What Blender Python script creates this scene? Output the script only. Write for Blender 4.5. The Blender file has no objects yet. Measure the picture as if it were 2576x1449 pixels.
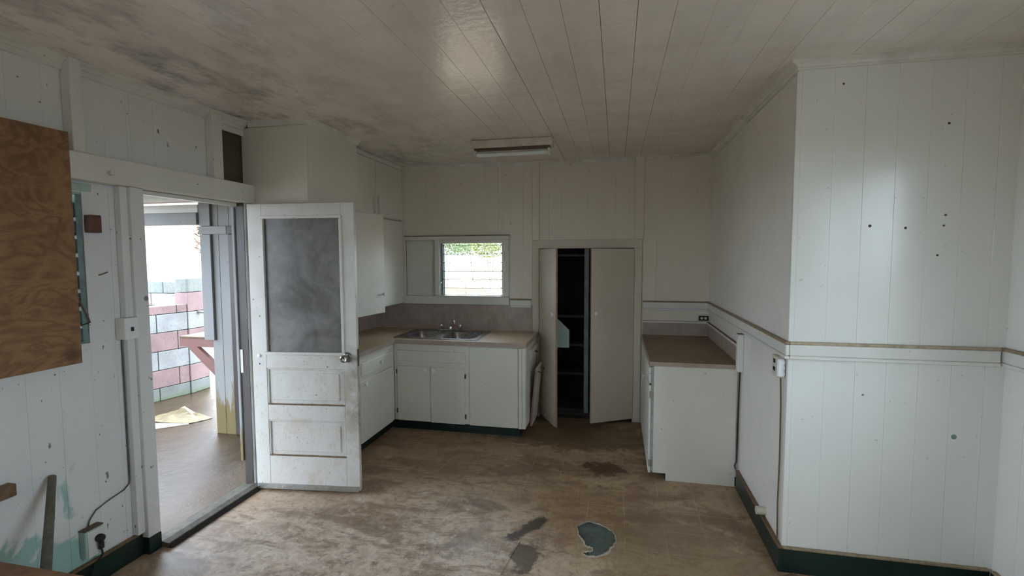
import bpy, bmesh, math, random
from mathutils import Vector, Matrix
random.seed(7)
S = bpy.context.scene
COL = S.collection

# ------------------------------------------------------------------ camera
YAW, PITCH, ROLL, CAMZ, FPX = 0.21093, 0.06594, -0.00384, 1.70508, 1226.506
fw = Vector((-math.sin(YAW) * math.cos(PITCH), math.cos(YAW) * math.cos(PITCH), -math.sin(PITCH)))
rt = Vector((math.cos(YAW), math.sin(YAW), 0.0))
up = rt.cross(fw)
r2 = rt * math.cos(ROLL) + up * math.sin(ROLL)
u2 = -rt * math.sin(ROLL) + up * math.cos(ROLL)
cam = bpy.data.cameras.new('camera')
cam.sensor_width = 36.0
cam.lens = FPX / 2576 * 36.0
cam.clip_start = 0.02
cam.clip_end = 400
co = bpy.data.objects.new('camera', cam)
COL.objects.link(co)
M = Matrix((r2, u2, -fw)).transposed().to_4x4()
M.translation = (0, 0, CAMZ)
co.matrix_world = M
S.camera = co

# ------------------------------------------------------------------ overcast sky, exposure
W = bpy.data.worlds.new('overcast_sky')
S.world = W
W.use_nodes = True
bg = W.node_tree.nodes['Background']
bg.inputs[0].default_value = (0.75, 0.865, 1.0, 1)
bg.inputs[1].default_value = 1.0
S.view_settings.view_transform = 'Standard'
S.view_settings.look = 'None'
S.view_settings.gamma = 1.0
S.view_settings.use_curve_mapping = False
S.view_settings.exposure = 3.4
S.cycles.use_denoising = True
S.cycles.max_bounces = 12
S.cycles.diffuse_bounces = 7
S.cycles.glossy_bounces = 4
S.cycles.transparent_max_bounces = 12
S.cycles.sample_clamp_indirect = 6.0
S.cycles.caustics_reflective = False
S.cycles.caustics_refractive = False

# ------------------------------------------------------------------ key planes of the room (metres)
XL, YB, ZC, XR, YF, XRR, YREAR = -2.66, 5.045, 2.68, 0.889, 2.786, 1.85, -2.6
CAS = -2.60          # face of door casing on the left wall
CT = 0.91            # worktop height
DG = -0.06           # porch floor level

# ------------------------------------------------------------------ node helpers
class NB:
    def __init__(s, name, disp=False):
        s.m = bpy.data.materials.new(name)
        s.m.use_nodes = True
        s.t = s.m.node_tree
        s.t.nodes.clear()
        s.out = s.n('ShaderNodeOutputMaterial')
        s.b = s.n('ShaderNodeBsdfPrincipled')
        s.l(s.b.outputs[0], s.out.inputs[0])
        s.pos = s.n('ShaderNodeNewGeometry').outputs['Position']
    def n(s, t, **k):
        q = s.t.nodes.new(t)
        for a, v in k.items():
            setattr(q, a, v)
        return q
    def l(s, a, b):
        s.t.links.new(a, b)
    def put(s, inp, v):
        if hasattr(v, 'is_linked'):
            s.l(v, inp)
        elif isinstance(v, (tuple, list)) and len(v) == 3 and inp.type == 'RGBA':
            inp.default_value = (*v, 1)
        else:
            inp.default_value = v
    def map(s, vec=None, scale=(1, 1, 1), loc=(0, 0, 0), rot=(0, 0, 0)):
        q = s.n('ShaderNodeMapping')
        s.put(q.inputs[0], vec or s.pos)
        q.inputs['Location'].default_value = loc
        q.inputs['Rotation'].default_value = rot
        q.inputs['Scale'].default_value = scale
        return q.outputs[0]
    def noise(s, scale, detail=4, rough=0.55, vec=None, dist=0.0, col=False):
        q = s.n('ShaderNodeTexNoise')
        s.put(q.inputs['Vector'], vec or s.pos)
        q.inputs['Scale'].default_value = scale
        q.inputs['Detail'].default_value = detail
        q.inputs['Roughness'].default_value = rough
        q.inputs['Distortion'].default_value = dist
        return q.outputs['Color' if col else 'Fac']
    def ramp(s, fac, a, b, c0=0.0, c1=1.0):
        q = s.n('ShaderNodeMapRange')
        q.clamp = True
        s.put(q.inputs[0], fac)
        q.inputs[1].default_value = a
        q.inputs[2].default_value = b
        q.inputs[3].default_value = c0
        q.inputs[4].default_value = c1
        return q.outputs[0]
    def mix(s, f, a, b, mode='MIX'):
        q = s.n('ShaderNodeMix', data_type='RGBA', blend_type=mode)
        s.put(q.inputs[0], f)
        s.put(q.inputs[6], a)
        s.put(q.inputs[7], b)
        return q.outputs[2]
    def math(s, op, a, b=0.0, c=0.0):
        q = s.n('ShaderNodeMath', operation=op)
        s.put(q.inputs[0], a)
        s.put(q.inputs[1], b)
        if len(q.inputs) > 2:
            s.put(q.inputs[2], c)
        return q.outputs[0]
    def xyz(s, vec=None):
        q = s.n('ShaderNodeSeparateXYZ')
        s.put(q.inputs[0], vec or s.pos)
        return q.outputs
    def bump(s, h, strength=0.2, dist=0.01):
        q = s.n('ShaderNodeBump')
        q.inputs['Strength'].default_value = strength
        q.inputs['Distance'].default_value = dist
        s.put(q.inputs['Height'], h)
        s.l(q.outputs[0], s.b.inputs['Normal'])
    def fin(s, color, rough=0.5, metal=0.0, spec=0.5):
        s.put(s.b.inputs['Base Color'], color)
        s.put(s.b.inputs['Roughness'], rough)
        s.put(s.b.inputs['Metallic'], metal)
        s.b.inputs['Specular IOR Level'].default_value = spec
        return s.m

def paint(name, c, stain=(0.45, 0.37, 0.27), amt=0.35, rough=(0.32, 0.55), speck=0.6, bump=0.12, extra=None, bscale=28, big=1.6):
    b = NB(name)
    n1 = b.noise(big, 8, 0.62)
    n2 = b.noise(1.0, 6, 0.6, vec=b.map(scale=(9, 9, 0.8)))
    m = b.math('MULTIPLY', b.ramp(n1, 0.45, 0.78), amt)
    m = b.math('ADD', m, b.math('MULTIPLY', b.ramp(n2, 0.55, 0.85), amt * 0.6))
    col = b.mix(m, c, stain)
    s1 = b.ramp(b.noise(34, 2, 0.5), 0.735, 0.76)
    col = b.mix(b.math('MULTIPLY', s1, speck), col, (0.07, 0.055, 0.045))
    if extra:
        col = extra(b, col)
    h = b.noise(bscale, 5, 0.6)
    b.bump(h, bump, 0.01)
    return b.fin(col, b.ramp(n1, 0.3, 0.7, *rough))

def plain(name, c, rough=0.5, metal=0.0, var=0.25, scale=12, bump=0.0):
    b = NB(name)
    n = b.noise(scale, 6, 0.6)
    d = tuple(x * (1 - var) for x in c)
    col = b.mix(b.ramp(n, 0.35, 0.7), c, d)
    if bump:
        b.bump(b.noise(scale * 4, 4), bump, 0.005)
    return b.fin(col, rough, metal)

MAT = {}
MAT['wall'] = paint('white_wall_paint', (0.77, 0.765, 0.735), amt=0.10, rough=(0.12, 0.22), bump=0.06, speck=0.25)
MAT['cupcream'] = paint('aged_cupboard_paint', (0.66, 0.605, 0.515), amt=0.2, rough=(0.35, 0.5), speck=0.5)
MAT['greypaint'] = paint('pinkish_white_paint', (0.77, 0.74, 0.70), amt=0.16, rough=(0.3, 0.45), speck=0.5)
MAT['cream'] = paint('aged_cream_paint', (0.76, 0.705, 0.61), amt=0.16, rough=(0.3, 0.45), speck=0.5)
MAT['trim'] = paint('white_trim_paint', (0.72, 0.71, 0.675), amt=0.28, rough=(0.28, 0.5), speck=0.7)
MAT['cab'] = paint('cabinet_paint', (0.71, 0.685, 0.62), stain=(0.48, 0.45, 0.39), amt=0.3, rough=(0.3, 0.5), speck=0.5)
def door_grime(b, col):
    x, y, z = b.xyz()
    edge = b.ramp(x, -1.99, -1.80)
    low = b.ramp(z, 1.15, 0.85)
    n = b.noise(7, 8, .7)
    m = b.math('MULTIPLY', b.math('MULTIPLY', edge, b.ramp(z, 1.10, 0.98)), b.ramp(n, 0.40, 0.62))
    m = b.math('MULTIPLY', m, b.ramp(z, 0.25, 0.55))
    col = b.mix(b.math('MULTIPLY', m, 0.75), col, (0.20, 0.155, 0.095))
    n2 = b.noise(5, 9, .72, vec=b.map(loc=(3, 4, 1)))
    m2 = b.math('MULTIPLY', b.ramp(n2, 0.50, 0.66), b.math('MULTIPLY', low, b.ramp(x, -2.45, -2.15, 0.3, 1.0)))
    col = b.mix(b.math('MULTIPLY', m2, 0.5), col, (0.48, 0.36, 0.23))
    n3 = b.noise(60, 6, .7, vec=b.map(scale=(1, 1, .6)))
    return b.mix(b.math('MULTIPLY', b.math('MULTIPLY', b.ramp(n3, 0.57, 0.64), low), 0.45), col, (0.40, 0.28, 0.16))
MAT['door'] = paint('door_paint', (0.62, 0.61, 0.585), stain=(0.42, 0.30, 0.17), amt=0.25, rough=(0.3, 0.5), speck=0.8, big=4.0, extra=door_grime)

def mint_patches(b, col):
    x, y, z = b.xyz()
    n = b.noise(2.3, 7, 0.55, dist=0.6)
    low = b.ramp(z, 0.72, 0.05)
    near = b.ramp(y, 2.15, 1.35)
    v = b.math('ADD', b.math('MULTIPLY', n, 0.75), b.math('MULTIPLY', b.math('MULTIPLY', low, near), 0.55))
    col = b.mix(b.ramp(v, 0.535, 0.555), col, (0.34, 0.52, 0.48))
    s = b.ramp(b.noise(17, 3, 0.6, vec=b.map(scale=(1, 1, 0.55))), 0.70, 0.73)
    return b.mix(b.math('MULTIPLY', s, 0.8), col, (0.06, 0.06, 0.07))
MAT['leftwall'] = paint('left_wall_paint', (0.73, 0.735, 0.735), amt=0.16, rough=(0.35, 0.55), speck=0.8, extra=mint_patches)

def mildew(b, col):
    n = b.noise(1.0, 9, 0.66, vec=b.map(scale=(4.2, 0.9, 1)), dist=0.3)
    col = b.mix(b.math('MULTIPLY', b.ramp(n, 0.44, 0.80), 0.32), col, (0.42, 0.375, 0.345))
    n3 = b.noise(2.0, 9, 0.66, vec=b.map(scale=(1, 3.2, 1), loc=(3, 1, 0)))
    x, y, z = b.xyz()
    bk = b.ramp(y, 2.2, 4.6, 0.3, 0.7)
    col = b.mix(b.math('MULTIPLY', b.math('MULTIPLY', b.ramp(n3, 0.46, 0.66), bk), 0.36), col, (0.44, 0.375, 0.345))
    lf = b.ramp(x, -1.1, -2.4)
    n4 = b.noise(2.7, 9, 0.7, vec=b.map(scale=(2.0, 1, 1), loc=(7, 2, 0)))
    return b.mix(b.math('MULTIPLY', b.math('MULTIPLY', b.ramp(n4, 0.46, 0.66), lf), 0.75), col, (0.14, 0.145, 0.12))
MAT['ceil'] = paint('ceiling_paint', (0.86, 0.80, 0.76), stain=(0.64, 0.58, 0.53), amt=0.3, rough=(0.13, 0.24), speck=0.3, bump=0.22, bscale=22, extra=mildew)
MAT['crown'] = paint('crown_paint', (0.73, 0.71, 0.665), stain=(0.22, 0.2, 0.165), amt=0.38, rough=(0.35, 0.5), big=5)
MAT['green'] = plain('dark_green_paint', (0.004, 0.024, 0.020), 0.35, var=0.5, scale=9, bump=0.1)
MAT['brownedge'] = plain('worn_brown_wood', (0.20, 0.125, 0.065), 0.6, var=0.5, scale=25, bump=0.2)
MAT['raildark'] = plain('chipped_rail_cap', (0.36, 0.27, 0.17), 0.5, var=0.55, scale=40, bump=0.2)
MAT['railpale'] = plain('worn_tan_rail_cap', (0.50, 0.41, 0.29), 0.5, var=0.45, scale=40, bump=0.2)
MAT['brownpaint'] = paint('brown_exterior_paint', (0.040, 0.029, 0.025), stain=(0.022, 0.017, 0.014), amt=0.6, speck=0.4)
MAT['shelfbrown'] = paint('red_brown_paint', (0.24, 0.115, 0.10), stain=(0.10, 0.05, 0.045), amt=0.4, speck=0.3)
MAT['mint'] = plain('mint_paint', (0.42, 0.55, 0.49), 0.45, var=0.2, scale=8)
MAT['mintdark'] = plain('blue_green_frame_paint', (0.22, 0.31, 0.31), 0.5, var=0.4, scale=12)
MAT['greyblue'] = plain('grey_blue_paint', (0.26, 0.28, 0.28), 0.5, var=0.3, scale=10)
MAT['paleblue'] = plain('pale_blue_grey_paint', (0.40, 0.45, 0.45), 0.5, var=0.4, scale=20)
MAT['pinkedge'] = plain('pink_primer_edge', (0.40, 0.24, 0.22), 0.6, var=0.3, scale=30)
MAT['black'] = plain('black_rubber', (0.012, 0.012, 0.013), 0.45, var=0.3)
MAT['rust'] = plain('rusty_steel', (0.16, 0.10, 0.065), 0.55, 0.4, var=0.6, scale=60)
MAT['chrome'] = plain('chrome', (0.72, 0.72, 0.73), 0.14, 1.0, var=0.1)
MAT['knobmetal'] = plain('dark_brushed_nickel', (0.34, 0.32, 0.30), 0.22, 1.0, var=0.2)
MAT['alu'] = plain('dull_aluminium', (0.46, 0.46, 0.43), 0.4, 0.9, var=0.25, scale=20)
MAT['white'] = plain('white_plastic', (0.80, 0.81, 0.82), 0.3, var=0.06)
MAT['ivory'] = plain('ivory_plastic', (0.66, 0.62, 0.52), 0.35, var=0.12)
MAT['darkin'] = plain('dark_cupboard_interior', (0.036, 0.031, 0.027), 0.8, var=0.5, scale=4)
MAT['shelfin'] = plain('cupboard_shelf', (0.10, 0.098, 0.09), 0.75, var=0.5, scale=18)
MAT['underlay'] = plain('green_underlay', (0.11, 0.135, 0.115), 0.55, var=0.55, scale=14, bump=0.3)
MAT['backing'] = plain('bare_sheathing', (0.16, 0.12, 0.085), 0.8, var=0.4, scale=5)
MAT['gap'] = plain('dark_gap', (0.03, 0.026, 0.022), 0.9, var=0.3)

def steel():
    b = NB('brushed_steel')
    n = b.noise(60, 4, 0.6, vec=b.map(scale=(1, 6, 1)))
    st = b.ramp(b.noise(9, 6), 0.4, 0.7)
    col = b.mix(st, (0.36, 0.35, 0.335), (0.24, 0.225, 0.205))
    return b.fin(col, b.ramp(n, 0.3, 0.7, 0.22, 0.38), 1.0)
MAT['steel'] = steel()

def laminate(name, c0, c1, vein, dirt=0.4, rough=0.35):
    b = NB(name)
    n = b.noise(3.2, 9, 0.62, dist=1.6)
    col = b.mix(b.ramp(n, 0.35, 0.68), c0, c1)
    v = b.math('ABSOLUTE', b.math('SUBTRACT', b.noise(5.0, 6, 0.6, dist=2.2), 0.5))
    col = b.mix(b.math('MULTIPLY', b.ramp(v, 0.012, 0.0), 0.45), col, vein)
    d = b.ramp(b.noise(2.1, 8, 0.7), 0.5, 0.75)
    col = b.mix(b.math('MULTIPLY', d, dirt), col, (0.11, 0.075, 0.045))
    return b.fin(col, rough)
MAT['laminate'] = laminate('brown_worktop_laminate', (0.52, 0.375, 0.235), (0.62, 0.48, 0.33), (0.66, 0.54, 0.42))
MAT['lamedge'] = laminate('marbled_edge_laminate', (0.33, 0.27, 0.225), (0.45, 0.37, 0.31), (0.55, 0.47, 0.41), 0.3)
MAT['splash'] = laminate('marbled_backsplash_laminate', (0.34, 0.275, 0.235), (0.45, 0.37, 0.32), (0.55, 0.48, 0.42), 0.25)

def plywood(name, c0, c1, c2):
    b = NB(name)
    v = b.map(scale=(1, 1.5, 3.4))
    w = b.noise(1.3, 4, 0.55, vec=v, dist=2.8)
    ring = b.math('PINGPONG', b.math('MULTIPLY', w, 9.0), 1.0)
    col = b.mix(b.ramp(ring, 0.0, 1.0), c0, c1)
    vo = b.n('ShaderNodeTexVoronoi')
    b.put(vo.inputs['Vector'], b.map(scale=(0, 1.0, 0.9), loc=(0, .1, .2)))
    vo.inputs['Scale'].default_value = 4.2
    knot = b.ramp(vo.outputs['Distance'], 0.19, 0.06)
    kr = b.math('FRACT', b.math('MULTIPLY', vo.outputs['Distance'], 22.0))
    col = b.mix(b.math('MULTIPLY', knot, b.ramp(kr, 0.0, 1.0, 0.25, 0.95)), col, c2)
    col = b.mix(b.math('MULTIPLY', b.ramp(b.noise(3, 8, .7), 0.5, 0.72), 0.55), col, c2)
    b.bump(b.noise(30, 5, vec=v), 0.15, 0.004)
    return b.fin(col, 0.6)
MAT['ply'] = plywood('weathered_brown_plywood', (0.20, 0.098, 0.042), (0.31, 0.165, 0.075), (0.075, 0.032, 0.014))
MAT['plydark'] = plywood('dark_bare_plywood', (0.075, 0.06, 0.045), (0.10, 0.085, 0.065), (0.045, 0.036, 0.028))
MAT['redblock'] = plain('red_brown_wood', (0.14, 0.055, 0.042), 0.6, var=0.35, scale=30, bump=0.2)
MAT['greywood'] = plain('weathered_grey_wood', (0.15, 0.135, 0.105), 0.7, var=0.6, scale=22, bump=0.3)

def vinyl():
    b = NB('worn_sheet_vinyl')
    x, y, z = b.xyz()
    n1 = b.noise(1.1, 8, 0.6, vec=b.map(scale=(0.8, 1.6, 1)), dist=0.5)
    col = b.mix(b.ramp(n1, 0.32, 0.68), (0.33, 0.21, 0.115), (0.52, 0.375, 0.24))
    # pale scuffed traffic zone in the middle of the room
    fx = b.math('DIVIDE', b.math('ADD', x, 1.45), 1.35)
    fy = b.math('DIVIDE', b.math('SUBTRACT', y, 2.2), 1.15)
    r = b.math('SQRT', b.math('ADD', b.math('MULTIPLY', fx, fx), b.math('MULTIPLY', fy, fy)))
    zone = b.ramp(b.math('ADD', r, b.math('MULTIPLY', b.math('SUBTRACT', b.noise(1.7, 6, .6), 0.5), 1.2)), 1.15, 0.35)
    sc = b.ramp(b.noise(13, 12, 0.72, dist=0.8), 0.36, 0.62)
    col = b.mix(b.math('MULTIPLY', zone, b.ramp(sc, 0, 1, 0.2, 0.9)), col, (0.80, 0.68, 0.58))
    # brown soil drifts and fine grime
    dn = b.noise(1.7, 10, 0.66, vec=b.map(scale=(0.7, 2.0, 1), rot=(0, 0, 0.35), loc=(2.3, 0.7, 0)), dist=0.9)
    col = b.mix(b.math('MULTIPLY', b.ramp(dn, 0.49, 0.62), 0.72), col, (0.22, 0.135, 0.075))
    fn = b.noise(22, 10, 0.8, dist=0.5)
    col = b.mix(b.math('MULTIPLY', b.ramp(fn, 0.52, 0.63), 0.7), col, (0.13, 0.075, 0.045))
    mn = b.noise(3.6, 11, 0.74, vec=b.map(scale=(0.8, 1.5, 1), rot=(0, 0, -0.5), loc=(4, 8, 0)), dist=0.7)
    col = b.mix(b.math('MULTIPLY', b.ramp(mn, 0.50, 0.59), 0.66), col, (0.20, 0.112, 0.060))
    wn = b.noise(16, 10, 0.78, vec=b.map(loc=(9, 1, 0)), dist=0.4)
    col = b.mix(b.math('MULTIPLY', b.math('MULTIPLY', b.ramp(wn, 0.54, 0.62), b.ramp(zone, 0, 1, 0.15, 1.0)), 0.6), col, (0.74, 0.66, 0.60))
    gn = b.noise(2.2, 8, .65, vec=b.map(loc=(5, 3, 0)))
    col = b.mix(b.math('MULTIPLY', b.ramp(gn, 0.56, 0.70), 0.45), col, (0.17, 0.15, 0.115))
    # grid print of 9 inch squares
    def grid(c, o, p):
        f = b.math('FRACT', b.math('DIVIDE', b.math('SUBTRACT', c, o - 50 * p), p))
        return b.ramp(b.math('ABSOLUTE', b.math('SUBTRACT', f, 0.5)), 0.485, 0.494)
    wear = b.ramp(b.noise(2.6, 5, .6, vec=b.map(loc=(1, 9, 0))), 0.42, 0.60)
    g = b.math('MAXIMUM', grid(x, 0.066, 0.239), grid(y, 3.282, 0.2377))
    col = b.mix(b.math('MULTIPLY', b.math('MULTIPLY', g, wear), 0.7), col, (0.52, 0.41, 0.30))
    # pale scratches
    for rot, sc_ in ((0.5, 1.0), (-0.9, 1.3)):
        w = b.noise(1.0, 3, 0.5, vec=b.map(scale=(26 * sc_, 0.9, 1), rot=(0, 0, rot)), dist=0.2)
        col = b.mix(b.math('MULTIPLY', b.ramp(b.math('ABSOLUTE', b.math('SUBTRACT', w, 0.5)), 0.006, 0.0), 0.22), col, (0.5, 0.42, 0.34))
    # stains with their own shapes: (x, y, rx, ry, rot, colour, strength)
    for (sx, sy, rx, ry, ro, cc, st) in STAINS:
        q = b.xyz(b.map(loc=(0, 0, 0), vec=b.map(loc=(-sx, -sy, 0)), rot=(0, 0, ro)))
        a_ = b.math('DIVIDE', q[0], rx)
        c_ = b.math('DIVIDE', q[1], ry)
        rr = b.math('SQRT', b.math('ADD', b.math('MULTIPLY', a_, a_), b.math('MULTIPLY', c_, c_)))
        rr = b.math('ADD', rr, b.math('MULTIPLY', b.math('SUBTRACT', b.noise(7, 9, .72, dist=0.6), 0.5), 3.0))
        col = b.mix(b.math('MULTIPLY', b.ramp(rr, 1.05, 0.75), st), col, cc)
    b.bump(b.noise(16, 8, 0.65), 0.12, 0.01)
    return b.fin(col, b.ramp(n1, 0.3, 0.7, 0.34, 0.55))
STAINS = [(-0.10, 3.86, 0.17, 0.15, 0, (0.09, 0.035, 0.018), 0.9), (-0.53, 2.89, 0.055, 0.20, 0.6, (0.055, 0.036, 0.022), 0.95),
          (-0.49, 2.62, 0.075, 0.17, 0.15, (0.085, 0.055, 0.034), 0.88), (0.35, 2.75, 0.5, 0.55, 0, (0.19, 0.12, 0.065), 0.5),
          (-0.85, 3.14, 0.16, 0.07, 0.2, (0.13, 0.08, 0.05), 0.6), (-1.6, 2.72, 0.5, 0.05, 0.25, (0.20, 0.125, 0.07), 0.55),
          (-0.75, 3.72, 0.35, 0.10, -0.3, (0.15, 0.09, 0.05), 0.55), (0.10, 3.15, 0.28, 0.06, -0.1, (0.15, 0.09, 0.05), 0.55),
          (-0.85, 2.75, 0.08, 0.2, 0.5, (0.20, 0.15, 0.12), 0.45), (-0.35, 4.55, 0.9, 0.35, 0, (0.11, 0.07, 0.04), 0.6),
          (-2.35, 2.0, 0.25, 0.3, 0, (0.22, 0.15, 0.10), 0.5)]
MAT['vinyl'] = vinyl()

def concrete_wet():
    b = NB('wet_concrete')
    n = b.noise(1.3, 8, 0.62, dist=0.4)
    col = b.mix(b.ramp(n, 0.35, 0.65), (0.06, 0.038, 0.022), (0.105, 0.072, 0.045))
    x, y, z = b.xyz()
    dry = b.ramp(b.math('ADD', x, b.math('MULTIPLY', b.noise(2.2, 6), 0.5)), -2.95, -2.75)
    col = b.mix(b.math('MULTIPLY', dry, 0.8), col, (0.17, 0.122, 0.085))
    b.bump(b.noise(13, 8, 0.72), 0.35, 0.02)
    rr = b.ramp(b.noise(2.0, 6), 0.35, 0.7, 0.06, 0.32)
    return b.fin(col, b.math('ADD', rr, b.math('MULTIPLY', dry, 0.3)))
MAT['wetconc'] = concrete_wet()

def block(name, c, moss=0.0):
    b = NB(name)
    n = b.noise(3.0, 8, 0.65)
    col = b.mix(b.ramp(n, 0.4, 0.7), c, tuple(v * 0.68 for v in c))
    col = b.mix(b.math('MULTIPLY', b.ramp(b.noise(70, 3), 0.58, 0.66), 0.5), col, tuple(v * 0.35 for v in c))
    x, y, z = b.xyz()
    g = b.ramp(b.math('ADD', z, b.math('MULTIPLY', b.noise(6, 5), 0.22)), 0.13, 0.02)
    col = b.mix(b.math('MULTIPLY', g, 0.9), col, (0.10, 0.16, 0.045))
    b.bump(b.noise(80, 4), 0.3, 0.004)
    return b.fin(col, 0.85)
MAT['cmu_pink'] = block('pink_concrete_block', (0.33, 0.225, 0.222))
MAT['cmu_pale'] = block('pale_concrete_block', (0.36, 0.375, 0.375))
MAT['cmu_green'] = block('grey_green_concrete_block', (0.23, 0.25, 0.23))
MAT['mortar'] = plain('dark_green_mortar', (0.03, 0.045, 0.043), 0.9, var=0.4, scale=20)

def mossy():
    def f(b, col):
        x, y, z = b.xyz()
        n = b.noise(1.0, 8, .65, vec=b.map(scale=(26, 26, 3)))
        v = b.math('ADD', b.ramp(z, 0.62, 0.05), b.math('MULTIPLY', b.math('SUBTRACT', n, 0.5), 2.2))
        return b.mix(b.math('MULTIPLY', b.ramp(v, 0.42, 0.7), 0.9), col, (0.15, 0.105, 0.022))
    return paint('mossy_exterior_paint', (0.25, 0.26, 0.265), amt=0.35, rough=(0.5, 0.7), speck=0.8, extra=f)
MAT['mossy'] = mossy()

def ground():
    b = NB('red_soil_and_dry_grass')
    n = b.noise(0.35, 8, .6)
    x, y, z = b.xyz()
    far = b.ramp(y, 6.5, 9.0)
    soil = b.mix(b.ramp(n, 0.45, 0.6), (0.36, 0.19, 0.11), (0.34, 0.31, 0.19))
    col = b.mix(far, b.mix(b.ramp(n, 0.4, 0.6), (0.20, 0.185, 0.155), (0.27, 0.25, 0.215)), soil)
    col = b.mix(b.math('MULTIPLY', b.ramp(b.noise(3, 8, .7), 0.5, 0.7), .5), col, (0.16, 0.09, 0.05))
    b.bump(b.noise(3, 8, .7), 0.5, 0.1)
    return b.fin(col, 0.95)
MAT['ground'] = ground()

def leafmat(name, c0, c1):
    b = NB(name)
    col = b.mix(b.ramp(b.noise(2.5, 4), 0.35, 0.65), c0, c1)
    return b.fin(col, 0.55)
MAT['leaf'] = leafmat('green_leaves', (0.08, 0.14, 0.04), (0.17, 0.23, 0.08))
MAT['leaf2'] = leafmat('yellow_green_leaves', (0.12, 0.17, 0.03), (0.22, 0.22, 0.06))
MAT['dry'] = leafmat('dry_brown_leaves', (0.12, 0.065, 0.04), (0.24, 0.16, 0.09))
MAT['bark'] = plain('bark', (0.42, 0.37, 0.32), 0.9, var=0.5, scale=15, bump=0.4)

def glassmat(name, tint=(0.93, 0.96, 0.95), opac=0.03, dirtcol=(0.5, 0.5, 0.48), rough=0.02):
    b = NB(name)
    b.t.nodes.remove(b.b)
    tr = b.n('ShaderNodeBsdfTransparent')
    tr.inputs[0].default_value = (*tint, 1)
    gl = b.n('ShaderNodeBsdfGlossy')
    gl.inputs['Roughness'].default_value = rough
    lw = b.n('ShaderNodeLayerWeight')
    lw.inputs[0].default_value = 0.5
    fz = b.math('ADD', b.math('MULTIPLY', b.math('POWER', lw.outputs['Facing'], 5.0), 0.6), 0.035)
    m1 = b.n('ShaderNodeMixShader')
    b.l(fz, m1.inputs[0]); b.l(tr.outputs[0], m1.inputs[1]); b.l(gl.outputs[0], m1.inputs[2])
    df = b.n('ShaderNodeBsdfDiffuse')
    df.inputs[0].default_value = (*dirtcol, 1)
    m2 = b.n('ShaderNodeMixShader')
    n = b.noise(4, 6, .6)
    b.put(m2.inputs[0], b.ramp(n, 0.3, 0.75, opac * 0.4, opac * 1.8))
    b.l(m1.outputs[0], m2.inputs[1]); b.l(df.outputs[0], m2.inputs[2])
    b.l(m2.outputs[0], b.out.inputs[0])
    return b.m
MAT['glassedge'] = plain('grey_green_glass_edge', (0.26, 0.32, 0.32), 0.3, var=0.2)
MAT['glass'] = glassmat('clear_louvre_glass')
MAT['glassdirty'] = glassmat('dusty_louvre_glass', (0.7, 0.78, 0.76), 0.35, (0.25, 0.27, 0.25), 0.1)

def doorglass():
    b = NB('dusty_frosted_door_glass')
    n = b.noise(3.4, 8, 0.62, dist=0.8)
    n2 = b.noise(14, 6, 0.65)
    v = b.math('ADD', b.math('MULTIPLY', n, 0.75), b.math('MULTIPLY', n2, 0.3))
    col = b.mix(b.ramp(v, 0.40, 0.66), (0.095, 0.086, 0.078), (0.21, 0.20, 0.195))
    return b.fin(col, b.ramp(n, 0.3, 0.7, 0.28, 0.45))
MAT['doorglass'] = doorglass()
MAT['tarp'] = plain('wet_yellow_cardboard', (0.30, 0.235, 0.13), 0.4, var=0.4, scale=6)
MAT['tube'] = plain('fluorescent_tube_glass', (0.78, 0.80, 0.82), 0.15, var=0.05)
MAT['fixture'] = paint('stained_enamel', (0.62, 0.58, 0.49), stain=(0.25, 0.15, 0.07), amt=0.6, rough=(0.3, 0.5), big=7, speck=0.9)
MAT['roofsheet'] = plain('porch_roof_sheet', (0.22, 0.19, 0.17), 0.7, var=0.4, scale=3)

# ------------------------------------------------------------------ geometry helpers
ORG = {}
def empty(name, loc=(0, 0, 0), rz=0.0, local=False):
    o = bpy.data.objects.new(name, None)
    o.empty_display_size = 0.1
    COL.objects.link(o)
    o.location = loc
    o.rotation_euler = (0, 0, rz)
    ORG[o.name] = Vector((0, 0, 0)) if local else Vector(loc)
    return o
def tag(o, label=None, cat=None, group=None, kind=None):
    if label: o['label'] = label
    if cat: o['category'] = cat
    if group: o['group'] = group
    if kind: o['kind'] = kind
    return o
def thing(name, label, cat, loc=(0, 0, 0), rz=0.0, local=False, group=None):
    return tag(empty(name, loc, rz, local), label, cat, group)
def struct(name, label, cat, loc=(0, 0, 0), rz=0.0, local=False):
    return tag(empty(name, loc, rz, local), label, cat, kind='structure')
def obj(name, verts, faces, mat, parent=None, smooth=False, recalc=True):
    me = bpy.data.meshes.new(name)
    lo = Vector((min(v[0] for v in verts), min(v[1] for v in verts), min(v[2] for v in verts)))
    hi = Vector((max(v[0] for v in verts), max(v[1] for v in verts), max(v[2] for v in verts)))
    c = Vector(((lo.x + hi.x) / 2, (lo.y + hi.y) / 2, lo.z))
    me.from_pydata([Vector(v) - c for v in verts], [], faces)
    if recalc:
        bm = bmesh.new(); bm.from_mesh(me)
        bmesh.ops.recalc_face_normals(bm, faces=bm.faces)
        bm.to_mesh(me); bm.free()
    if smooth:
        me.polygons.foreach_set('use_smooth', [True] * len(me.polygons))
        me.set_sharp_from_angle(angle=math.radians(40))
    me.materials.append(MAT[mat] if isinstance(mat, str) else mat)
    o = bpy.data.objects.new(name, me)
    COL.objects.link(o)
    po = Vector((0, 0, 0))
    if parent is not None:
        o.parent = parent
        po = ORG[parent.name]
    o.location = c - po
    ORG[o.name] = c
    return o
BF = [(0, 3, 2, 1), (4, 5, 6, 7), (0, 1, 5, 4), (1, 2, 6, 5), (2, 3, 7, 6), (3, 0, 4, 7)]
def bv(x0, x1, y0, y1, z0, z1):
    return [(x0, y0, z0), (x1, y0, z0), (x1, y1, z0), (x0, y1, z0), (x0, y0, z1), (x1, y0, z1), (x1, y1, z1), (x0, y1, z1)]
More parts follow.
